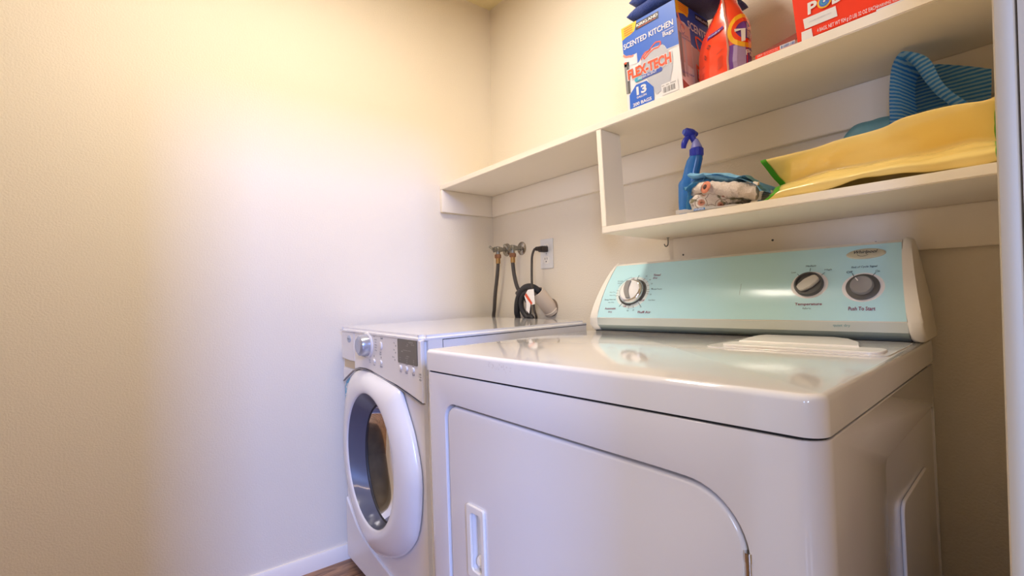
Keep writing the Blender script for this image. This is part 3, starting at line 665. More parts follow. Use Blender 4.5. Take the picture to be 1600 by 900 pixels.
add_tube(bm, loc([(.398, -.052, .995), (.395, -.068, 1.013), (.382, -.078, 1.025), (.350, -.078, 1.030), (.305, -.068, 1.022), (.268, -.058, 1.000), (.240, -.050, .965), (.228, -.044, .92), (.226, -.036, .87), (.228, -.032, .6)]), .013, 14)
add_tube(bm, loc([(.335, -.066, 1.012), (.295, -.060, .998), (.268, -.052, .965), (.268, -.046, .93), (.290, -.040, .900), (.325, -.034, .875), (.33, -.03, .6)]), .011, 14)
from_bm('hose_tube', bm, M_black, dh)
bm = bmesh.new(); add_lathe(bm, [(.015, 0), (.015, .012)], zto((.6, 0, -.6), Vector((.252, -.054, 1.008))-o_), 12); from_bm('hose_clip', bm, M_hose, dh)
pl = empty('outlet', Matrix.Translation((.3825, 0, 1.165)), 'white duplex wall outlet plate with one plug in its upper socket', 'outlet')
front_plate('cover_plate', [rrect(-.0378, -.0617, .0378, .0617, .004)], 0, .006, mat('outlet_white', 'dedcd8', .35), pl, .0025)
for zc in (.0255, -.0255):
    f_ = front_plate('receptacle', [[(-.0165, zc-.009), (-.010, zc-.0155), (.010, zc-.0155), (.0165, zc-.009), (.0165, zc+.009), (.010, zc+.0155), (-.010, zc+.0155), (-.0165, zc+.009)]], -.0055, .002, mat('socket_cream', 'ece7dc', .35), pl, .0006)
    p2 = Print(lambda s, t, o: Vector((s, -.0077-o, t)), 1, 1, .0003)
    for x in (-.0065, .0065): p2.poly([(x-.0012, zc+.001), (x+.0012, zc+.001), (x+.0012, zc+.009), (x-.0012, zc+.009)], M_gap)
    p2.poly(circ(0, zc-.007, .0028, n=12), M_gap); p2.into(f_)
bm = bmesh.new(); add_lathe(bm, [(.003, 0), (.003, .0008)], zto((0, -1, 0), (0, -.006, 0)), 10); from_bm('screw', bm, M_steel, pl)
pc = empty('power_cord', Matrix.Translation((.385, -.03, 1.183)), 'black power cord plugged into the wall outlet, hanging down behind the washer', 'power cord')
o_ = Vector((.385, -.03, 1.183))
bm = bmesh.new(); add_box(bm, (-.013, -.014, -.012), (.013, .0220, .012), .004); add_box(bm, (-.009, -.034, -.0085), (.009, -.012, .0085), .004); from_bm('plug', bm, M_cord, pc)
bm = bmesh.new(); add_tube(bm, [Vector(p)-o_ for p in [(.383, -.060, 1.183), (.383, -.072, 1.179), (.386, -.086, 1.155), (.389, -.092, 1.12), (.4064, -.108, 1.0478), (.4176, -.114, .9969), (.424, -.115, .9464), (.4245, -.110, .926), (.402, -.085, .914), (.372, -.058, .896), (.36, -.050, .85), (.36, -.048, .6)]], .0048, 10); from_bm('cord', bm, M_cord, pc)
tg = quad_map((.404, -.120, .9565), (.4389, -.122, .9567), (.4329, -.122, 1.0193), (.395, -.120, 1.0155))
bm = bmesh.new(); P_ = [(.0, 1.0), (.35, 1.0), (1, .98), (1, .04), (.62, .0), (.20, .05), (-.28, -.62), (-.80, -.40), (-.55, .10), (-.75, .62)]
add_prism(bm, P_, lambda a, b: tg(a, b, 0)-o_, lambda a, b: tg(a, b, -.0006)-o_); wt = from_bm('warning_tag', bm, mat('tag_white', 'f0ebe6', .5), pc, 0)
p2 = Print(lambda s, t, o: tg(s, t, o)-o_, 1, 1, .0005); p2.poly([(-.66, .66), (-.34, .80), (.62, .10), (.30, .0)], mat('tag_orange', 'd9532a', .5))
p2.text('WARNING', (-.25, .72, .55, .80), M_plastic, 2, .02, 0, -.6)
for i in range(4): p2.line((-.52+.09*i, -.2-.08*i), (-.30+.08*i, -.0-.08*i), .0012, M_printgray, 1)
p2.path([(-.58, -.25), (-.33, -.02), (-.08, -.2), (-.3, -.46), (-.58, -.25)], .0014, M_printgray, 1); p2.line((-.42, .38), (-.30, .50), .003, M_printgray, 1); p2.into(wt)

# ------------------------------------------------------------------ things on the long upper shelf
def su(x): return zs(x)+.0221      # its top
# --- carton of kitchen bags
TB = empty('trash_bag_box', Matrix.Translation((1.107, -.205, su(1.107))), 'blue and white carton of scented kitchen trash bags standing on the upper shelf', 'box')
TI = TB.matrix_world.translation
M_blue = mat('carton_blue', '2f66c6', .4); M_cwhite = mat('carton_white', 'e6e2de', .4); M_yel = mat('carton_yellow', 'f6c21f', .4); M_orange = mat('carton_orange', 'f1582f', .4); M_card = mat('brown_card', '9a7f66', .8)
M_cgray = mat('carton_gray', 'bcbcc0', .4); M_cyan = mat('carton_cyan', '35a3bd', .4); M_mid = mat('carton_midblue', '3b57ae', .4); M_kblack = mat('carton_black', '28222a', .4); M_steelg = mat('carton_steel', '8b8a88', .4)
zb = su(1.1)
FBL, FBR, FTR, FTL = (1.0215, -.275, zb), (1.1885, -.275, zb), (1.1695, -.275, 1.7275), (1.0035, -.275, 1.7275)
RBR, RTR = (1.1885, -.122, zb), (1.1695, -.122, 1.7275)
BBL, BTL = (1.0215, -.122, zb), (1.0035, -.122, 1.7275)
bm = bmesh.new(); V = [bm.verts.new(Vector(p)-TI) for p in (FBL, FBR, RBR, BBL, FTL, FTR, RTR, BTL)]
for f in ((0, 1, 5, 4), (1, 2, 6, 5), (2, 3, 7, 6), (3, 0, 4, 7), (3, 2, 1, 0)): bm.faces.new([V[i] for i in f])
bmesh.ops.recalc_face_normals(bm, faces=bm.faces)
bmesh.ops.solidify(bm, geom=list(bm.faces), thickness=.0012)
tb_c = from_bm('carton', bm, M_cwhite, TB, 0)
bm = bmesh.new(); V = [bm.verts.new(Vector(p)-TI) for p in ((1.0045, -.274, 1.7272), (1.1690, -.274, 1.7272), (1.166, -.20, 1.7335), (1.008, -.20, 1.7345))]; bm.faces.new(V); V = [bm.verts.new(Vector(p)-TI) for p in ((1.0045, -.123, 1.7272), (1.1690, -.123, 1.7272), (1.166, -.195, 1.731), (1.008, -.195, 1.731))]; bm.faces.new(V)
bmesh.ops.solidify(bm, geom=list(bm.faces), thickness=.0014); from_bm('top_flap', bm, M_card, TB, 0)
g = quad_map(FBL, FBR, FTR, FTL); pr = Print(lambda s, t, o: g(s, t, o)-TI, .167, .24, .0004)
def wave(pts): return pts
pr.poly([(0, 1), (1, 1), (1, .505), (.80, .512), (.765, .565), (.70, .585), (.62, .592), (.50, .60), (.42, .60), (.36, .565), (.262, .512), (.262, .60), (.262, .635), (.16, .632), (.06, .655), (0, .70)], M_blue, 1)
pr.poly([(0, 1), (.305, 1), (.29, .95), (.25, .895), (.17, .878), (.08, .873), (0, .855)], M_yel, 2)
for i in range(4): pr.line((.05, .975-.026*i), (.22, .975-.026*i), .0022, M_orange, 3)
pr.poly([(.28, .893), (.705, .893), (.717, .968), (.29, .968)], M_kblack, 3); pr.text('KIRKLAND', (.305, .921, .70, .953), M_cwhite, 4, .03); pr.text('Signature', (.33, .899, .66, .914), M_orange, 4, .02, .2)
pr.text('SCENTED KITCHEN', (.025, .735, .945, .800), M_cwhite, 4, .02); pr.line((.745, .712), (.945, .712), .0012, M_cwhite, 3); pr.text('Bags', (.755, .645, .94, .702), M_cwhite, 4, .01)
pr.line((.80, .507), (1, .501), .002, M_cwhite, 3)
# stainless bin picture on the left edge
pr.poly([(0, .64), (.25, .625), (.25, .515), (0, .535)], M_cwhite, 2); pr.path([(.0, .68), (.05, .645), (.12, .635), (.16, .62), (.20, .625)], .006, mat('carton_skin', 'e0907a', .5), 3)
pr.poly([(0, .588), (.10, .578), (.082, .205), (0, .215)], M_steelg, 2); pr.poly([(.052, .58), (.085, .578), (.070, .215), (.045, .215)], M_dkgray, 3); pr.poly(circ(.035, .575, .028, .012, 14), M_orange, 3)
# white bag with knot
pr.poly([(.30, .47), (.34, .53), (.45, .60), (.58, .60), (.74, .585), (.79, .52), (.86, .45), (.87, .30), (.80, .15), (.55, .07), (.50, .15), (.40, .3), (.30, .35)], M_cgray, 2)
pr.path([(.335, .525), (.36, .56), (.42, .590), (.50, .585), (.54, .615), (.62, .645), (.70, .63), (.705, .60), (.66, .575), (.58, .583), (.50, .565), (.44, .54), (.39, .52), (.38, .545), (.44, .57), (.52, .60)], .0034, M_orange, 3)
pr.text('FLEX-TECH', (.045, .355, .878, .490), M_cwhite, 4, .075, 0, -.018); pr.text('FLEX-TECH', (.06, .362, .862, .480), M_orange, 5, .045, 0, -.014)
pr.poly([(.20, .303), (.68, .303), (.70, .325), (.68, .350), (.20, .352), (.178, .328)], M_mid, 4); pr.poly([(.20, .303), (.32, .303), (.32, .351), (.20, .352), (.178, .328)], M_cyan, 5); pr.text('FRESH SCENT', (.25, .314, .60, .341), M_cwhite, 6, .015)
pr.poly([(.045, .0), (.505, .0), (.515, .17), (.40, .27), (.20, .275), (.060, .185)], M_blue, 4); pr.text('13', (.20, .150, .39, .246), M_cwhite, 5, .04); pr.text('GALLON', (.195, .112, .38, .136), M_cwhite, 5, .02); pr.text('200 BAGS', (.115, .036, .465, .074), M_cwhite, 5, .025)
pr.poly([(.645, .035), (.93, .035), (.93, .155), (.65, .155)], M_cwhite, 3)
for i in range(13):
    x = .68+.016*i; wd_ = random.choice((.0006, .001, .0017)); pr.line((x, .055), (x, .115), wd_, M_dkgray, 4)
pr.text('000 - 000 - 000000', (.66, .128, .90, .140), M_dkgray, 4)
pr.into(tb_c)
g2 = quad_map(FBR, RBR, RTR, FTR); pr = Print(lambda s, t, o: g2(s, t, o)-TI, .153, .24, .0004)
pr.poly([(0, 1), (1, 1), (1, .60), (.92, .59), (.80, .55), (.62, .56), (.53, .55), (.37, .585), (.37, .74), (.22, .79), (0, .79)], M_mid, 1)
pr.poly([(0, 1), (.39, 1), (.385, .94), (.335, .87), (.22, .885), (.10, .87), (0, .85)], M_yel, 2)
for i in range(4): pr.line((.08, .985-.024*i), (.33, .985-.024*i), .002, M_orange, 3)
pr.poly([(.58, .91), (1, .91), (1, .975), (.58, .975)], M_kblack, 3); pr.text('KIRKLAND', (.60, .925, .99, .955), M_cwhite, 4, .03)
M_pinkg = mat('carton_pinkish', 'd3b3a8', .4)
pr.poly([(0, .80), (.37, .745), (.37, .30), (0, .34)], M_pinkg, 2); pr.poly([(.02, .66), (.09, .64), (.09, .16), (.02, .17)], M_steelg, 3); pr.poly([(.13, .62), (.20, .61), (.20, .18), (.13, .18)], M_cgray, 3)
pr.path([(.03, .86), (.07, .79), (.16, .735), (.2, .72)], .008, mat('carton_skin', 'e0907a', .5), 3)
pr.path(circ(.14, .70, .06, .05, 14), .0012, M_mid, 4); pr.text('STRONG', (.06, .625, .30, .645), M_mid, 4); pr.text('DRAWSTRING', (.08, .59, .37, .612), M_mid, 4)
pr.text('SCENTED', (.31, .745, 1.0, .84), M_cwhite, 4, .02, 0, -.02)
pr.poly([(.38, .56), (1, .56), (1, .10), (.38, .12)], M_pinkg, 2)
pr.path([(.52, .69), (.60, .70), (.72, .68), (.82, .66), (.78, .60), (.68, .545), (.58, .56), (.54, .62), (.52, .69)], .006, M_orange, 4); pr.path([(.68, .55), (.64, .48), (.72, .46)], .008, M_orange, 4)
pr.path(circ(.55, .22, .09, .055, 14), .0012, M_mid, 4); pr.path(circ(.88, .42, .09, .055, 14), .0012, M_mid, 4); pr.text('EASY GRIP', (.03, .205, .36, .225), M_mid, 4)
pr.poly([(.46, .20), (.99, .10), (.99, .26), (.46, .38)], M_orange, 3); pr.text('FLEX-', (.49, .22, .99, .33), M_cwhite, 4, .03, 0, -.10)
pr.poly([(.70, .0), (1, .0), (1, .06), (.93, .10), (.80, .10), (.70, .05)], M_mid, 4); pr.poly([(0, .0), (.70, .0), (.70, .05), (.3, .06), (0, .13)], mat('carton_brownred', 'a5625a', .5), 3)
pr.into(tb_c)

# --- folded navy towel on the carton
M_navy = mat('navy_towel', '1f3c86', .95, bump=.8, bscale=420, var=.35, vscale=160, sheen=.3)
tw = None
bm = bmesh.new()
def towel_layer(bm, x0, x1, y0, y1, z0, th, sag):
    rows = []
    for i in range(22):
        x = x0+(x1-x0)*i/21; row = []
        for k in range(20):
            a = 2*math.pi*k/20; cy, sy = math.cos(a), math.sin(a); e = .35
            yy = (y0+y1)/2+(y1-y0)/2*math.copysign(abs(cy)**e, cy); zz = z0+th/2+th/2*math.copysign(abs(sy)**.7, sy)
            dx = min(i, 21-i)/3; sc = 1 if dx >= 1 else math.sqrt(max(.02, 1-(1-dx)**2))
            zz = z0+th/2+(zz-z0-th/2)*sc; row.append((x, yy, zz+sag(x, yy)))
        rows.append(row)
    V = add_grid(bm, rows, True); bm.faces.new(V[0][::-1]); bm.faces.new(V[-1])
towel_layer(bm, 1.012, 1.252, -.262, -.07, 1.7400, .042, lambda x, y: .003+.003*math.sin(x*40)-.35*max(0, x-1.192))
towel_layer(bm, 1.018, 1.256, -.258, -.068, 1.7815, .042, lambda x, y: .004*math.sin(x*33+1)-.28*max(0, x-1.192))
towel_layer(bm, 1.03, 1.24, -.25, -.08, 1.818, .036, lambda x, y: 0)
tw = from_bm('folded_towel', bm, M_navy, None, 70); wobble(tw, .006, 22, 4); tag(tw, 'navy blue towel folded on top of the kitchen bag carton', 'towel')
# --- detergent pouch
PB = empty('detergent_pouch', Matrix.Translation((1.29, -.2, su(1.29))), 'orange and purple laundry detergent pouch leaning beside the bag carton', 'pouch')
PI_ = PB.matrix_world.translation; zp = su(1.29)
M_po = mat('pouch_orange', 'ee4320', .22, coat=.3); M_pp = mat('pouch_purple', '6b3790', .25, coat=.3); M_pl = mat('pouch_lilac', 'a98fb8', .25); M_py = mat('pouch_yellow', 'f5b51c', .3); M_seam = mat('pouch_seam', 'f3b9a8', .3)
SEC = [Vector(p) for p in ((1.303, -.279), (1.322, -.276), (1.339, -.265), (1.337, -.245), (1.318, -.205), (1.296, -.165), (1.265, -.148), (1.232, -.155), (1.206, -.19), (1.209, -.235), (1.252, -.264))]
RID = [Vector(p) for p in ((1.285, -.268), (1.291, -.262), (1.297, -.254), (1.300, -.244), (1.300, -.234), (1.296, -.225), (1.290, -.220), (1.284, -.224), (1.281, -.232), (1.280, -.245), (1.281, -.258))]
LEV = [(0, 1.0), (.02, 1.03), (.05, 1.04), (.08, 1.02), (.10, .97), (.125, .80), (.15, .52), (.17, .28), (.19, .10), (.215, .04), (.235, .09), (.27, .16)]
def psec(h):
    for (a, k0), (b, k1) in zip(LEV, LEV[1:]):
        if a <= h <= b: k = k0+(k1-k0)*(h-a)/(b-a); break
    return [r.lerp(s, k) for r, s in zip(RID, SEC)]
rows = []
NL = 27
for i in range(NL):
    h = .26*i/(NL-1); rows.append([Vector((q.x, q.y, zp+.0005+h))-PI_ for q in psec(h)])
bm = bmesh.new(); V = add_grid(bm, rows, True); bm.faces.new(V[0][::-1]); bm.faces.new(V[-1])
pouch = from_bm('pouch_body', bm, M_po, PB, 60)
for v in pouch.data.vertices:
    if v.co.z > .012:
        d = noise.noise_vector(v.co*30); v.co += d*.0028
def pf(s, t, o):   # right-hand face between the seam and its outer edge
    h = t*.26; q = psec(min(h, .259)); f_ = max(0, min(s, 1))*3; i = min(int(f_), 2); c = q[i].lerp(q[i+1], f_-i)
    p = Vector((c.x, c.y, zp+.0005+h))-PI_; e = (q[i+1]-q[i]).normalized()
    w_ = noise.noise_vector(p*30)*.0028 if p.z > .012 else Vector()
    return p+w_+Vector((e.y, -e.x, .15))*(o+.0006)
def pl_(s, t, o):  # left-hand face, s grows away from the seam
    h = t*.26; q = psec(min(h, .259)); q = [q[0], q[10], q[9]]; f_ = max(0, min(s, 1))*2; i = min(int(f_), 1); c = q[i].lerp(q[i+1], f_-i)
    p = Vector((c.x, c.y, zp+.0005+h))-PI_; e = (q[i+1]-q[i]).normalized()
    w_ = noise.noise_vector(p*30)*.0028 if p.z > .012 else Vector()
    return p+w_+Vector((-e.y, e.x, .15))*(o+.0006)
def gridpoly(pr, s0, s1, t0f, t1f, m, lift, n=10, k=6):
    for i in range(n):
        a, b = s0+(s1-s0)*i/n, s0+(s1-s0)*(i+1)/n
        for j in range(k):
            ta0, ta1 = t0f(a)+(t1f(a)-t0f(a))*j/k, t0f(a)+(t1f(a)-t0f(a))*(j+1)/k
            tb0, tb1 = t0f(b)+(t1f(b)-t0f(b))*j/k, t0f(b)+(t1f(b)-t0f(b))*(j+1)/k
            pr.poly([(a, ta0), (b, tb0), (b, tb1), (a, ta1)], m, lift)
pr = Print(pf, .065, .26, .0006)
gridpoly(pr, .05, 1, lambda s: .0, lambda s: .215, M_pp, 1); gridpoly(pr, .20, .62, lambda s: .0, lambda s: .20, M_pl, 2, 6)
cx, cy = .66, .325
def rp(r, a): return (cx+r*1.0*math.cos(math.radians(a))*.62, cy+r*math.sin(math.radians(a))*.155)
for r0, r1, m_, lf in ((0, .55, M_pp, 2), (.55, .78, M_po, 3), (.78, 1.02, M_py, 3)):
    for i in range(30):
        a, b = 12*i, 12*(i+1); P4 = [rp(r0, a), rp(r1, a), rp(r1, b), rp(r0, b)]
        P4 = [(min(p[0], 1), p[1]) for p in P4]
        if r0 == 0: P4 = P4[1:]
        try: pr.poly(P4, m_, lf)
        except Exception: pass
pr.poly([(.30, .345), (.98, .375), (.98, .345), (.62, .33), (.62, .215), (.48, .21), (.48, .322), (.30, .315)], M_cwhite, 5); pr.text('ide', (.66, .24, .99, .335), M_cgray, 6, .03)
pr.text('PODS', (.62, .10, 1.0, .145), M_cwhite, 5, .03); pr.into(pouch)
pr = Print(pl_, .09, .26, .0006)
gridpoly(pr, .10, .62, lambda s: .405-.02*s, lambda s: .435-.02*s, M_pp, 2, 6, 1); pr.text('laundry', (.55, .399, .16, .418), M_cwhite, 4)
for t in (.20, .14, .125, .11, .095, .08, .065, .05): pr.line((.12, t+.025), (.85, t-.012), .0012, mat('pouch_darkred', 'a92a14', .4), 3)
pr.path([(.45, .325), (.52, .34), (.59, .325), (.52, .31), (.45, .325)], .0016, M_kblack, 3); pr.path([(.60, .25), (.62, .225), (.66, .245), (.64, .27), (.60, .25)], .0016, M_kblack, 3); pr.into(pouch)
bm = bmesh.new(); rows = []
for i in range(40):
    h = .255*i/39; q = psec(h); c = q[0]; p = Vector((c.x, c.y, zp+.0006+h))-PI_; w_ = noise.noise_vector(p*30)*.0028 if p.z > .012 else Vector()
    rows.append([p+w_+Vector((-.0022, -.0004, 0)), p+w_+Vector((-.0004, -.0034, 0)), p+w_+Vector((.0024, -.0006, 0))])
add_grid(bm, rows); from_bm('seam', bm, M_seam, PB, 60)

# --- big red carton and the low open one
M_rc = mat('carton_red', 'f5380f', .6, spec=.25); M_rb = mat('carton_maroon', '7d3226', .7)
RB = empty('detergent_box', Matrix.Translation((1.56, -.2, su(1.56))), 'large orange-red detergent carton at the right of the upper shelf', 'box'); RI = RB.matrix_world.translation
zr = su(1.45)+.0012
q0, q1, q2, q3 = (1.4478, -.285, zr), (1.700, -.285, zr+.0007), (1.690, -.285, 1.715), (1.428, -.285, 1.715)
bm = bmesh.new(); V = [bm.verts.new(Vector(p)-RI) for p in (q0, q1, (1.700, -.10, zr+.0007), (1.4478, -.10, zr), q3, q2, (1.690, -.10, 1.715), (1.428, -.10, 1.715))]
for f in ((3,2,1,0),(4,5,6,7),(0,1,5,4),(1,2,6,5),(2,3,7,6),(3,0,4,7)): bm.faces.new([V[i] for i in f])
bmesh.ops.bevel(bm, geom=list(bm.edges), offset=.0015, segments=2, affect='EDGES'); rb_c = from_bm('carton', bm, M_rc, RB, 30)
def rf(x, z, o):
    return Vector((x, -.2853-o, z))-RI
pr = Print(rf, 1, 1, .0004)
# white panel, lettering and logo of the front
pr.poly([(1.4593, 1.5331), (1.5150, 1.5325), (1.5178, 1.5117), (1.4620, 1.5122)], M_cwhite, 2); pr.text('LAUNDRY DETERGENT PACS', (1.470, 1.5215, 1.508, 1.5240), M_cgray, 3)
pr.poly([(1.4560, 1.4900), (1.4762, 1.4900), (1.4738, 1.5088), (1.4558, 1.5088)], M_cwhite, 2)
pr.text('4 BAGS, NET WT 924 g (2 LB) 32 OZ EACH', (1.4835, 1.4935, 1.5785, 1.5030), M_cwhite, 3, .004, 0, 0)
pr.text('P', (1.4680, 1.5375, 1.4845, 1.5610), M_cwhite, 3, .035); pr.text('D', (1.5095, 1.5375, 1.5280, 1.5610), M_cwhite, 3, .035); pr.text('S', (1.531, 1.5375, 1.546, 1.5610), M_cwhite, 3, .035)
pr.poly(circ(1.4970, 1.5500, .0120, .0125, 28), M_py, 4); pr.poly(circ(1.4970, 1.5500, .0090, .0095, 28), M_blue, 5); pr.path(circ(1.4970, 1.5500, .0052, .0055, 16, 30, 320), .0022, M_cyan, 6); pr.poly(circ(1.4970, 1.5505, .002, .0022, 12), M_cwhite, 6)
pr.poly([(1.577, 1.4885), (1.640, 1.4885), (1.640, 1.4945), (1.577, 1.4945)], M_cwhite, 2); pr.text('WARNING: KEEP OUT OF REACH', (1.578, 1.4960, 1.640, 1.5015), M_cwhite, 3)
pr.into(rb_c)
# low carton laid on its side, open towards the pouch
LB = empty('open_carton', Matrix.Translation((1.40, -.2, su(1.40))), 'flattened orange-red carton with barcode lying between the pouch and the large red carton', 'box'); LI = LB.matrix_world.translation
zr = su(1.36)+.0010
bm = bmesh.new()
def quadface(pts, mi): bm.faces.new([bm.verts.new(Vector(p)-LI) for p in pts]).material_index = mi
quadface([(1.3655, -.2845, zr), (1.4440, -.2845, zr+.0002), (1.4440, -.2845, zr+.0085), (1.3655, -.2845, zr+.0082)], 0)
quadface([(1.3655, -.2845, zr), (1.4440, -.2845, zr+.0002), (1.4440, -.12, zr), (1.3655, -.12, zr)], 1)
quadface([(1.3655, -.12, zr), (1.4440, -.12, zr), (1.4440, -.12, zr+.012), (1.3655, -.12, zr+.012)], 1)
quadface([(1.3600, -.2825, zr+.0080), (1.4440, -.2825, zr+.0085), (1.4270, -.20, 1.5570), (1.348, -.20, 1.5370)], 1)
for f in bm.faces: f.normal_update()
me = bpy.data.meshes.new('carton'); bm.to_mesh(me); bm.free(); lb_c = link('carton', me, [M_rc, M_rb], LB, 0)
md = lb_c.modifiers.new('s', 'SOLIDIFY'); md.thickness = .001; md.offset = 0; bpy.context.view_layer.update(); apply_mods(lb_c)
pr = Print(lambda x, z, o: Vector((x, -.2852-o, z))-LI, 1, 1, .0005)
pr.poly([(1.4150, zr+.0004), (1.4440, zr+.0006), (1.4440, zr+.0083), (1.4150, zr+.0082)], M_cwhite, 1)
for i in range(16): x = 1.4175+.0017*i; pr.line((x, zr+.001), (x, zr+.0072), random.choice((.0005, .0009)), M_mid, 2)
pr.text('SAFETY', (1.370, zr+.0022, 1.381, zr+.0058), M_cwhite, 2); pr.text('keep carton away from children', (1.383, zr+.0045, 1.412, zr+.0068), M_cwhite, 2); pr.text('store in a dry place closed', (1.383, zr+.0014, 1.412, zr+.0036), M_cwhite, 2)
pr.into(lb_c)

# ------------------------------------------------------------------ things on the short lower shelf
# --- spray bottle
SB = empty('spray_bottle', Matrix.Translation((1.153, -.205, zl(1.15))), 'blue spray bottle with a dark blue trigger standing behind the rags', 'bottle')
M_bt = mat('blue_bottle', '1669b4', .22, coat=.3); M_bd = mat('dark_blue_plastic', '2a36ad', .3); M_bl = mat('lilac_plastic', '8f8fd0', .35)
bm = bmesh.new(); rows = []
for h, cx_, rx, ry in ((0, 0, .020, .016), (.004, 0, .0255, .019), (.05, 0, .0265, .020), (.095, .0005, .0265, .020), (.101, .002, .0255, .0195), (.106, .0055, .0225, .0185), (.112, .0075, .0215, .0175), (.135, .0140, .0215, .0170), (.152, .0195, .0205, .0165), (.159, .0225, .0175, .0155), (.163, .024, .0145, .0145), (.170, .025, .0130, .013)):
    rows.append([(cx_+rx*math.cos(2*math.pi*i/28), ry*math.sin(2*math.pi*i/28), h) for i in range(28)])
V = add_grid(bm, rows, True); bm.faces.new(V[0][::-1]); bm.faces.new(V[-1]); from_bm('bottle_body', bm, M_bt, SB, 50)
bm = bmesh.new(); add_lathe(bm, [(.0155, .160), (.0162, .163), (.0162, .179), (.0145, .181)], Matrix.Translation((.0255, 0, 0)), 24)
for i in range(18):
    a = 2*math.pi*i/18; add_tube(bm, [(.0255+.0162*math.cos(a), .0162*math.sin(a), .163), (.0255+.0162*math.cos(a), .0162*math.sin(a), .179)], .001, 6, smooth=False)
from_bm('collar', bm, M_bd, SB)
bm = bmesh.new(); add_lathe(bm, [(.0145, 0), (.013, .006), (.0085, .018), (.006, .024)], zto((-.10, 0, 1), (.0255, 0, .1805)), 20); from_bm('neck_cone', bm, M_bl, SB)
hd = Vector((.012, -.010, .223))
bm = bmesh.new(); add_tube(bm, [(.0235, 0, .190), (.019, -.002, .205), (.014, -.004, .218), (.012, .010, .225), (.012, .022, .225)], lambda t: .0065+.0015*math.sin(t*3), 12)
add_lathe(bm, [(.0095, -.012), (.0108, -.006), (.0108, .010), (.007, .014)], zto((-.35, -1, .05), hd), 20)
from_bm('trigger_head', bm, M_bd, SB, 50)
bm = bmesh.new(); add_lathe(bm, [(.0062, .010), (.0066, .0165), (.003, .0175)], zto((-.35, -1, .05), hd), 16); from_bm('nozzle', bm, mat('nozzle_blue', '4a62c8', .25), SB)
bm = bmesh.new(); add_tube(bm, [(.011, -.012, .214), (.007, -.018, .204), (.004, -.022, .193), (.002, -.021, .183)], lambda t: .0058+.0016*math.sin(math.pi*t), 12); from_bm('trigger', bm, M_bd, SB)

# --- flat white packet in front
def striped(name, c0, c1, scale, axis):
    m = bpy.data.materials.new(name); m.use_nodes = True; nt = m.node_tree; b = nt.nodes['Principled BSDF']; b.inputs['Roughness'].default_value = .9
    tc = nt.nodes.new('ShaderNodeTexCoord'); wv = nt.nodes.new('ShaderNodeTexWave'); wv.bands_direction = axis; wv.inputs['Scale'].default_value = scale; wv.inputs['Distortion'].default_value = .9; wv.inputs['Detail'].default_value = 2; wv.inputs['Detail Scale'].default_value = 2.5
    cr = nt.nodes.new('ShaderNodeValToRGB'); cr.color_ramp.elements[0].position = .3; cr.color_ramp.elements[0].color = (*srgb(c0), 1); cr.color_ramp.elements[1].position = .75; cr.color_ramp.elements[1].color = (*srgb(c1), 1)
    nt.links.new(tc.outputs['Object'], wv.inputs['Vector']); nt.links.new(wv.outputs['Fac'], cr.inputs['Fac']); nt.links.new(cr.outputs['Color'], b.inputs['Base Color']); return m
WP = empty('white_packet', Matrix.Translation((1.21, -.28, zl(1.2))), 'flat white plastic packet with blue lettering lying under the rags', 'packet')
zz = .0006
bm = bmesh.new(); rows = []
for i in range(26):
    s = i/25; x = -.022+.15*s; row = []
    ht = .0125*max(0, 1-s*1.02)**.6*(.75+.25*math.sin(s*14+1)) if s > .08 else .010
    for j in range(9):
        t = j/8; y = -.030+.075*t; hgt = ht*(.55+.45*math.sin(math.pi*(.35+.65*t)))*(1-.55*t)+.0012*noise.noise(Vector((s*14, t*6, 0)))
        row.append((x-.006*(j == 0 and i < 3), y, zz+max(.0006, hgt)))
    rows.append([(row[0][0], row[0][1]+.001, zz)]+row)
add_grid(bm, rows); bmesh.ops.solidify(bm, geom=list(bm.faces), thickness=-.0012); wp = from_bm('packet_film', bm, mat('packet_white', 'ece6de', .35), WP, 60)
pr = Print(lambda s, t, o: Vector((s, -.0305-o, t)), 1, 1, .0006); pr.poly([(.020, .0018), (.048, .0016), (.047, .0062), (.021, .0070)], mat('packet_blue', '3f7fbe', .4), 1); pr.text('WIPES', (.022, .0024, .045, .0058), M_cwhite, 2, .02); pr.into(wp)

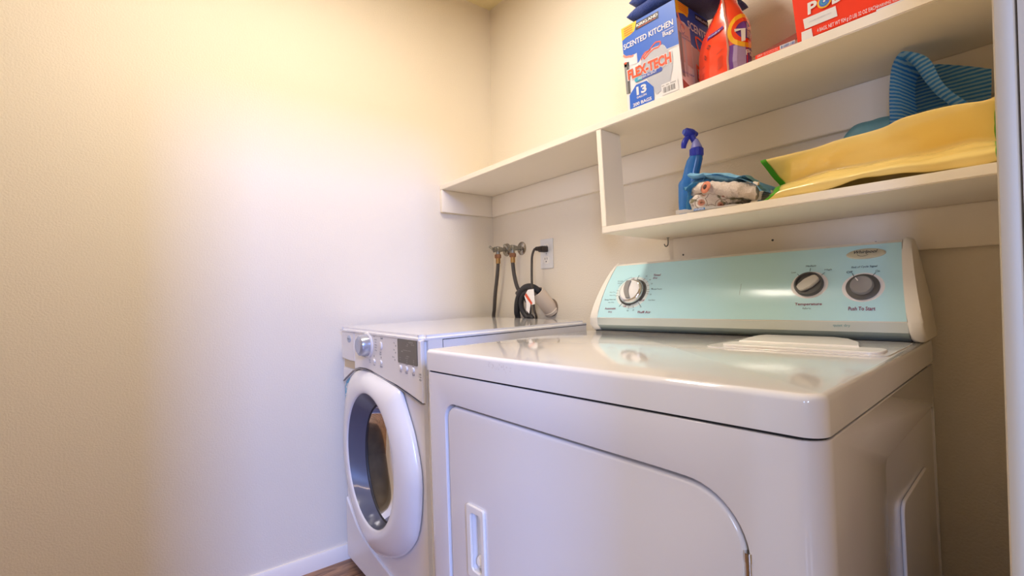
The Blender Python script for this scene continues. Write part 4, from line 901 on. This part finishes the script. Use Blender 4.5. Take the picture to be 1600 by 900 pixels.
# --- crumpled floral rag under a blue microfibre cloth
def floral():
    m = bpy.data.materials.new('floral_terry'); m.use_nodes = True; nt = m.node_tree; b = nt.nodes['Principled BSDF']; b.inputs['Roughness'].default_value = .95
    tc = nt.nodes.new('ShaderNodeTexCoord'); vo = nt.nodes.new('ShaderNodeTexVoronoi'); vo.inputs['Scale'].default_value = 38
    nz = nt.nodes.new('ShaderNodeTexNoise'); nz.inputs['Scale'].default_value = 26; nz.inputs['Detail'].default_value = 3
    c1 = nt.nodes.new('ShaderNodeValToRGB'); e = c1.color_ramp.elements; e[0].position = .0; e[0].color = (*srgb('4a352c'), 1); e[1].position = .66; e[1].color = (*srgb('efe2d4'), 1)
    for p, c in ((.10, '6b4a3c'), (.15, 'd08468'), (.30, 'd9a58c'), (.35, 'efe2d4'), (.48, 'efe2d4'), (.52, '8a6a55'), (.57, 'efe2d4')): q = e.new(p); q.color = (*srgb(c), 1)
    c2 = nt.nodes.new('ShaderNodeValToRGB'); c2.color_ramp.elements[0].position = .60; c2.color_ramp.elements[0].color = (0, 0, 0, 1); c2.color_ramp.elements[1].position = .64; c2.color_ramp.elements[1].color = (1, 1, 1, 1)
    mx = nt.nodes.new('ShaderNodeMix'); mx.data_type = 'RGBA'; mx.inputs['B'].default_value = (*srgb('8c8468'), 1)
    nt.links.new(tc.outputs['Object'], vo.inputs['Vector']); nt.links.new(tc.outputs['Object'], nz.inputs['Vector']); nt.links.new(vo.outputs['Distance'], c1.inputs['Fac']); nt.links.new(nz.outputs['Fac'], c2.inputs['Fac'])
    nt.links.new(c2.outputs['Color'], mx.inputs['Factor']); nt.links.new(c1.outputs['Color'], mx.inputs['A']); nt.links.new(mx.outputs['Result'], b.inputs['Base Color'])
    bp = nt.nodes.new('ShaderNodeBump'); bp.inputs['Strength'].default_value = .6; bp.inputs['Distance'].default_value = .003; n2 = nt.nodes.new('ShaderNodeTexNoise'); n2.inputs['Scale'].default_value = 500; nt.links.new(tc.outputs['Object'], n2.inputs['Vector']); nt.links.new(n2.outputs['Fac'], bp.inputs['Height']); nt.links.new(bp.outputs['Normal'], b.inputs['Normal'])
    return m
FR = empty('floral_rag', Matrix.Translation((1.27, -.24, zl(1.27))), 'crumpled floral terry rag bundled on the lower shelf beside the spray bottle', 'rag')
M_fl = floral(); M_tw = mat('white_terry', 'e3d3c4', .95, bump=.8, bscale=350)
def blob(name, c, r, m, parent, amp=.008, fr_=40, seed=1, floor_z=None):
    bm = bmesh.new(); bmesh.ops.create_uvsphere(bm, u_segments=32, v_segments=20, radius=1, matrix=Matrix.Translation(c) @ Matrix.Diagonal((*r, 1)))
    o = from_bm(name, bm, m, parent, 70); wobble(o, amp, fr_, seed); wobble(o, amp*.4, fr_*2.3, seed+3)
    if floor_z is not None:
        for v in o.data.vertices: v.co.z = max(v.co.z, floor_z)
    return o
blob('rag_fold', (-.002, -.002, .036), (.066, .044, .036), M_fl, FR, .010, 32, 2, .004)
blob('rag_fold', (-.048, -.022, .026), (.026, .028, .026), M_fl, FR, .008, 48, 5, .004)
bm = bmesh.new(); add_tube(bm, [(-.024, -.044, .050), (-.006, -.046, .052), (.024, -.046, .044), (.055, -.042, .036), (.088, -.034, .030)], lambda t: .0115+.008*t, 16, k=10); o = from_bm('rag_fold', bm, M_tw, FR, 70); wobble(o, .005, 60, 3); wobble(o, .0025, 140, 4)
bm = bmesh.new(); add_tube(bm, [(-.060, -.026, .050), (-.048, -.036, .058), (-.030, -.046, .058), (-.018, -.052, .053)], .0135, 16); o = from_bm('rag_fold', bm, M_tw, FR, 70); wobble(o, .004, 60, 8)
bm = bmesh.new(); add_lathe(bm, [(.0145, 0), (.013, .002), (.006, .003), (.0005, .003)], zto((-.3, -1, .2), (-.013, -.0640, .053)), 16); from_bm('flower_print', bm, mat('flower_coral', 'd58668', .9, var=.4, vscale=150), FR, 60)
bm = bmesh.new(); add_lathe(bm, [(.006, 0), (.005, .002), (.0005, .0025)], zto((-.3, -1, .2), (-.0135, -.0665, .0535)), 12); from_bm('flower_centre', bm, mat('flower_brown', '5a4038', .9), FR, 60)
MC = empty('microfibre_cloth', Matrix.Translation((1.26, -.23, zl(1.26))), 'light blue microfibre cloth draped over the floral rag', 'cloth')
M_mc = mat('light_blue_microfibre', '82bde2', .95, bump=.7, bscale=450, var=.12, vscale=60)
PATH = [(-.068, .006), (-.070, .035), (-.066, .064), (-.050, .082), (-.022, .086), (.008, .082), (.040, .072), (.072, .058), (.100, .042), (.112, .024)]
pp = smooth_path([(p[0], 0, p[1]) for p in PATH], 4)
def sheet(off, y0, y1, amp, seed):
    bm = bmesh.new(); rows = []
    for i, p in enumerate(pp):
        row = []
        for j in range(12):
            t = j/11; y = y0+(y1-y0)*t; d = noise.noise_vector(Vector((i*.22, t*3.0, seed)))*amp
            droop = -.020*(max(0, .3-t)/.3)**1.6
            row.append((p.x+d.x+(.012*(1-t)**3 if i < 8 else 0), y+d.y, max(.003, p.z+off+droop*(1 if 9 < i < 18 else .3)+d.z)))
        rows.append(row)
    add_grid(bm, rows); bmesh.ops.solidify(bm, geom=list(bm.faces), thickness=.004); return bm
from_bm('cloth_fold', sheet(.004, -.066, .07, .004, 1.3), M_mc, MC, 70)
bm = bmesh.new(); rows = []
for i in range(24):
    s = i/23; x = -.048+.125*s; zc = .090-.0012*i*(1 if s > .3 else .4); row = []
    for k in range(14):
        a = 2*math.pi*k/14; row.append((x+.004*math.sin(s*9), -.044+.022*math.sin(s*2)+.034*math.cos(a), zc+.0105*math.sin(a)*math.sin(math.pi*(.12+.76*s))+.003*math.sin(s*11+a)))
    rows.append(row)
V = add_grid(bm, rows, True); bm.faces.new(V[0][::-1]); bm.faces.new(V[-1]); o = from_bm('cloth_fold', bm, M_mc, MC, 70); wobble(o, .003, 50, 6)
CP = empty('clear_packet', Matrix.Translation((1.368, -.24, zl(1.37))), 'small clear and white plastic packet between the rag and the yellow bag', 'packet')
M_cp = mat('cloudy_film', 'cfc6b8', .25, coat=.3)
bm = bmesh.new(); rows = []
for i in range(10):
    s = i/9; rows.append([(-.012+.045*s, -.02+.05*t+.004*math.sin(s*6), .002+.036*math.sin(math.pi*t*.9)*(.55+.45*math.sin(s*4+1))+.003*noise.noise(Vector((s*6, t*6, 2)))) for t in [j/8 for j in range(9)]])
add_grid(bm, rows); bmesh.ops.solidify(bm, geom=list(bm.faces), thickness=.001); from_bm('packet_film', bm, M_cp, CP, 60)
pr = Print(lambda s, t, o: Vector((s, -.0205-.004*0-o, t)), 1, 1, .002)
for z_ in (.018, .022, .026): pr.line((-.008, z_), (.012, z_-.001), .0008, M_printgray, 1)
pr.poly([(-.022, .001), (-.002, .001), (.002, .009), (-.014, .011)], mat('teal_film', '3e7f98', .4), 1); pr.done('packet_print', CP)

# --- yellow bag with green ends
YT = [(1.3508, -0.215, 1.2918), (1.3727, -0.215, 1.2923), (1.4091, -0.215, 1.2903), (1.4696, -0.215, 1.2937), (1.5246, -0.215, 1.2968), (1.5652, -0.215, 1.3001), (1.5865, -0.215, 1.3082), (1.6033, -0.215, 1.3113), (1.6387, -0.215, 1.3105), (1.6797, -0.215, 1.3092), (1.7036, -0.215, 1.3066), (1.7222, -0.215, 1.3128)]
YC = [(1.3764, -0.175, 1.2327), (1.3871, -0.175, 1.2349), (1.4157, -0.175, 1.2384), (1.4671, -0.175, 1.2461), (1.5176, -0.175, 1.2428), (1.5562, -0.175, 1.2429), (1.578, -0.175, 1.2427), (1.5981, -0.175, 1.2428), (1.6318, -0.175, 1.244), (1.6744, -0.175, 1.2492), (1.6975, -0.175, 1.2447), (1.7173, -0.175, 1.2399)]
YM = [(1.4022, -0.285, 1.1985), (1.4121, -0.285, 1.2007), (1.4434, -0.285, 1.2039), (1.4971, -0.285, 1.207), (1.5441, -0.285, 1.2079), (1.581, -0.285, 1.209), (1.6008, -0.285, 1.2091), (1.6189, -0.285, 1.2082), (1.6494, -0.285, 1.2064), (1.6886, -0.285, 1.2074), (1.7095, -0.285, 1.2072), (1.7282, -0.285, 1.2073)]
YB = [(1.3766, -0.28, 1.184), (1.3896, -0.28, 1.1853), (1.4317, -0.28, 1.1872), (1.4886, -0.28, 1.1895), (1.5405, -0.28, 1.1987), (1.5787, -0.28, 1.1977), (1.5985, -0.28, 1.1957), (1.6159, -0.28, 1.1942), (1.6474, -0.28, 1.1906), (1.6867, -0.28, 1.1881), (1.7085, -0.28, 1.1892), (1.7281, -0.28, 1.1955)]
YG = empty('yellow_bag', Matrix.Translation((1.55, -.22, zl(1.55))), 'yellow plastic bag with green sealed ends lying folded on the lower shelf', 'bag'); YI = YG.matrix_world.translation
rows = []
for T_, C_, M_, B_ in zip(YT, YC, YM, YB):
    T_, C_, M_, B_ = map(Vector, (T_, C_, M_, B_))
    back_top = T_+Vector((.004, .035, -.008)); back_bot = Vector((C_.x+.004, -.15, zl(C_.x)+.004))
    ctrl = [B_, B_.lerp(M_, .5)+Vector((0, -.004, -.001)), M_, M_.lerp(C_, .55)+Vector((0, .0, .006)), C_, C_.lerp(T_, .35)+Vector((0, .004, 0)), C_.lerp(T_, .75)+Vector((0, -.002, 0)), T_, T_.lerp(back_top, .5)+Vector((0, 0, .002)), back_top, back_top.lerp(back_bot, .5)+Vector((0, .006, 0)), back_bot]
    rows.append([p-YI for p in smooth_path(ctrl, 4)])
R2 = []
cols = list(zip(*rows)); cols = [smooth_path(c, 4) for c in cols]; rows = [list(r) for r in zip(*cols)]
bm = bmesh.new(); add_grid(bm, rows)
o = from_bm('bag_film', bm, mat('yellow_film', 'fde18c', .2, coat=.35, bump=.55, bscale=26), YG, 70)
zmin = zl(1.55)-YI.z+.0015
for v in o.data.vertices:
    d = noise.noise_vector(Vector((v.co.x*20, v.co.y*34, v.co.z*34)))*.0036; v.co += d; v.co.z = max(v.co.z, zmin+.0018*v.co.x)
md = o.modifiers.new('s', 'SOLIDIFY'); md.thickness = .0008; md.offset = 0; bpy.context.view_layer.update(); apply_mods(o)
for end, w_, sgn in ((0, .0115, -1), (-1, .006, -1)):
    base = rows[end]; nx = rows[1 if end == 0 else -2]
    bm = bmesh.new(); r3 = []
    K = range(0, 29)
    for i in K:
        p = base[i]+noise.noise_vector(Vector((base[i].x*20, base[i].y*34, base[i].z*34)))*.0036
        dirv = (nx[i]-base[i]).normalized(); q = p+dirv*.0005; p2_ = p-dirv*w_ if end == 0 else p+dirv*w_*1.5
        t_ = (base[min(i+1, len(base)-1)]-base[max(i-1, 0)]).normalized(); n_ = t_.cross(dirv)*.0014
        if n_.y > 0: n_ = -n_
        r3.append([Vector((c.x, c.y, max(c.z, zmin+.0003))) for c in (q+n_, p2_+n_, p2_-n_, q-n_)])
    V = add_grid(bm, r3, True); bm.faces.new(V[0][::-1]); bm.faces.new(V[-1]); from_bm('sealed_end', bm, mat('green_seal', '4fa51c', .35), YG, 50)
OP = empty('olive_packet', Matrix.Translation((1.54, -.24, zl(1.54))), 'dark olive packet squeezed flat beneath the yellow bag', 'packet')
bm = bmesh.new(); rows = []
for i in range(14):
    s = i/13; rows.append([(-.045+.105*s, -.028+.05*t, .0012+(.0085*math.sin(math.pi*s)**.6)*(1-.5*t)*(0.15+.85*min(1, t*5))) for t in [j/6 for j in range(7)]])
add_grid(bm, rows); bmesh.ops.solidify(bm, geom=list(bm.faces), thickness=.0006); o = from_bm('packet_film', bm, mat('olive_film', '4b4a22', .4, var=.5, vscale=60), OP, 60)
RT = bmesh.new(); rows = [[(-.018+.020*s, -.030+.03*t, .0008+.0045*math.sin(math.pi*s)*(.3+.7*t)) for t in (0, .5, 1)] for s in [i/6 for i in range(7)]]
add_grid(RT, rows); bmesh.ops.solidify(RT, geom=list(RT.faces), thickness=.0006); o = from_bm('red_wrapper', RT, mat('red_film', 'c03a2a', .4), None, 60); o.location = (1.455, -.246, zl(1.455)); tag(o, 'scrap of red wrapper poking out under the left part of the yellow bag', 'wrapper')

# --- blue striped cloth arched behind the bag, teal bag beside it
M_st = striped('blue_striped_cloth', '58b2f4', 'bfe8ff', 42, 'Z')
BC_ = empty('striped_cloth', Matrix.Translation((1.62, -.08, zl(1.62))), 'blue striped cleaning cloth standing in an arch behind the yellow bag', 'cloth'); BI = BC_.matrix_world.translation
AO = [(1.5603, 1.19), (1.5603, 1.26), (1.5603, 1.3252), (1.5602, 1.3662), (1.5623, 1.4104), (1.567, 1.4393), (1.5774, 1.4566), (1.5892, 1.4567), (1.6118, 1.441), (1.6252, 1.422), (1.6361, 1.3863), (1.6479, 1.3617), (1.6613, 1.3428), (1.6769, 1.3247), (1.70, 1.302), (1.715, 1.27)]
AI = [(1.580, 1.19), (1.578, 1.26), (1.5759, 1.3259), (1.5737, 1.3613), (1.5706, 1.4011), (1.5702, 1.4297), (1.5757, 1.4482), (1.5828, 1.4505), (1.5952, 1.4327), (1.6062, 1.407), (1.617, 1.383), (1.6277, 1.3631), (1.6383, 1.3485), (1.6504, 1.3323), (1.68, 1.302), (1.70, 1.27)]
rows = []
for (a, b), (c, d) in zip(AO, AI):
    rows.append([Vector((a+.0004, -.1455, b)), Vector((a, -.148, b+.0006)), Vector(((a+c)/2, -.139, (b+d)/2+.0008)), Vector((c, -.125, d)), Vector((c+.006, -.09, d-.004)), Vector((c+.012, -.05, d-.010)), Vector((c+.016, -.036, d-.014))])
cols = [smooth_path(c, 3) for c in zip(*rows)]; rows = [[p-BI for p in r] for r in zip(*cols)]
bm = bmesh.new(); add_grid(bm, rows); bmesh.ops.solidify(bm, geom=list(bm.faces), thickness=.0012); from_bm('cloth_arch', bm, M_st, BC_, 70)
bm = bmesh.new(); rows = []
for i in range(15):
    s = i/14; x = 1.572+(1.692-1.572)*s; zt_ = 1.446+.02*s if s < .3 else 1.452-.0437*(s-.3)/.7; y = -.048-.010*math.sin(s*3.0)
    rows.append([Vector((x+.002*math.sin(k), y-.004*math.sin(k*1.3+s*4), 1.19+(zt_-1.19)*k/8))-BI for k in range(9)])
add_grid(bm, rows); bmesh.ops.solidify(bm, geom=list(bm.faces), thickness=.0012); from_bm('cloth_panel', bm, M_st, BC_, 70)
bm = bmesh.new(); rows = []
TL = [(1.455, 1.30), (1.468, 1.326), (1.482, 1.3440), (1.505, 1.3500), (1.530, 1.3505), (1.5535, 1.3500)]
for x, z in TL: rows.append([Vector((x, -.118, zl(x)+.001)), Vector((x, -.124, 1.25)), Vector((x, -.118, z-.012)), Vector((x, -.104, z)), Vector((x, -.084, z-.010)), Vector((x, -.072, 1.25)), Vector((x, -.070, zl(x)+.001))])
o_ = Vector((1.51, -.1, zl(1.51)))
cols = [smooth_path(c, 4) for c in zip(*rows)]; rows = [[p-o_ for p in smooth_path(list(r), 3)] for r in zip(*cols)]
bm = bmesh.new(); V = add_grid(bm, rows); 
for r in (V[0], V[-1]): bm.faces.new(r)
o = from_bm('teal_bag', bm, mat('dull_teal_film', '5a8f9a', .4, var=.25, vscale=45), None, 60); wobble(o, .004, 40, 7)
for v in o.data.vertices: v.co.z = max(v.co.z, .001)
o.location = o_; tag(o, 'dull teal plastic bag standing behind the middle of the yellow bag', 'bag')
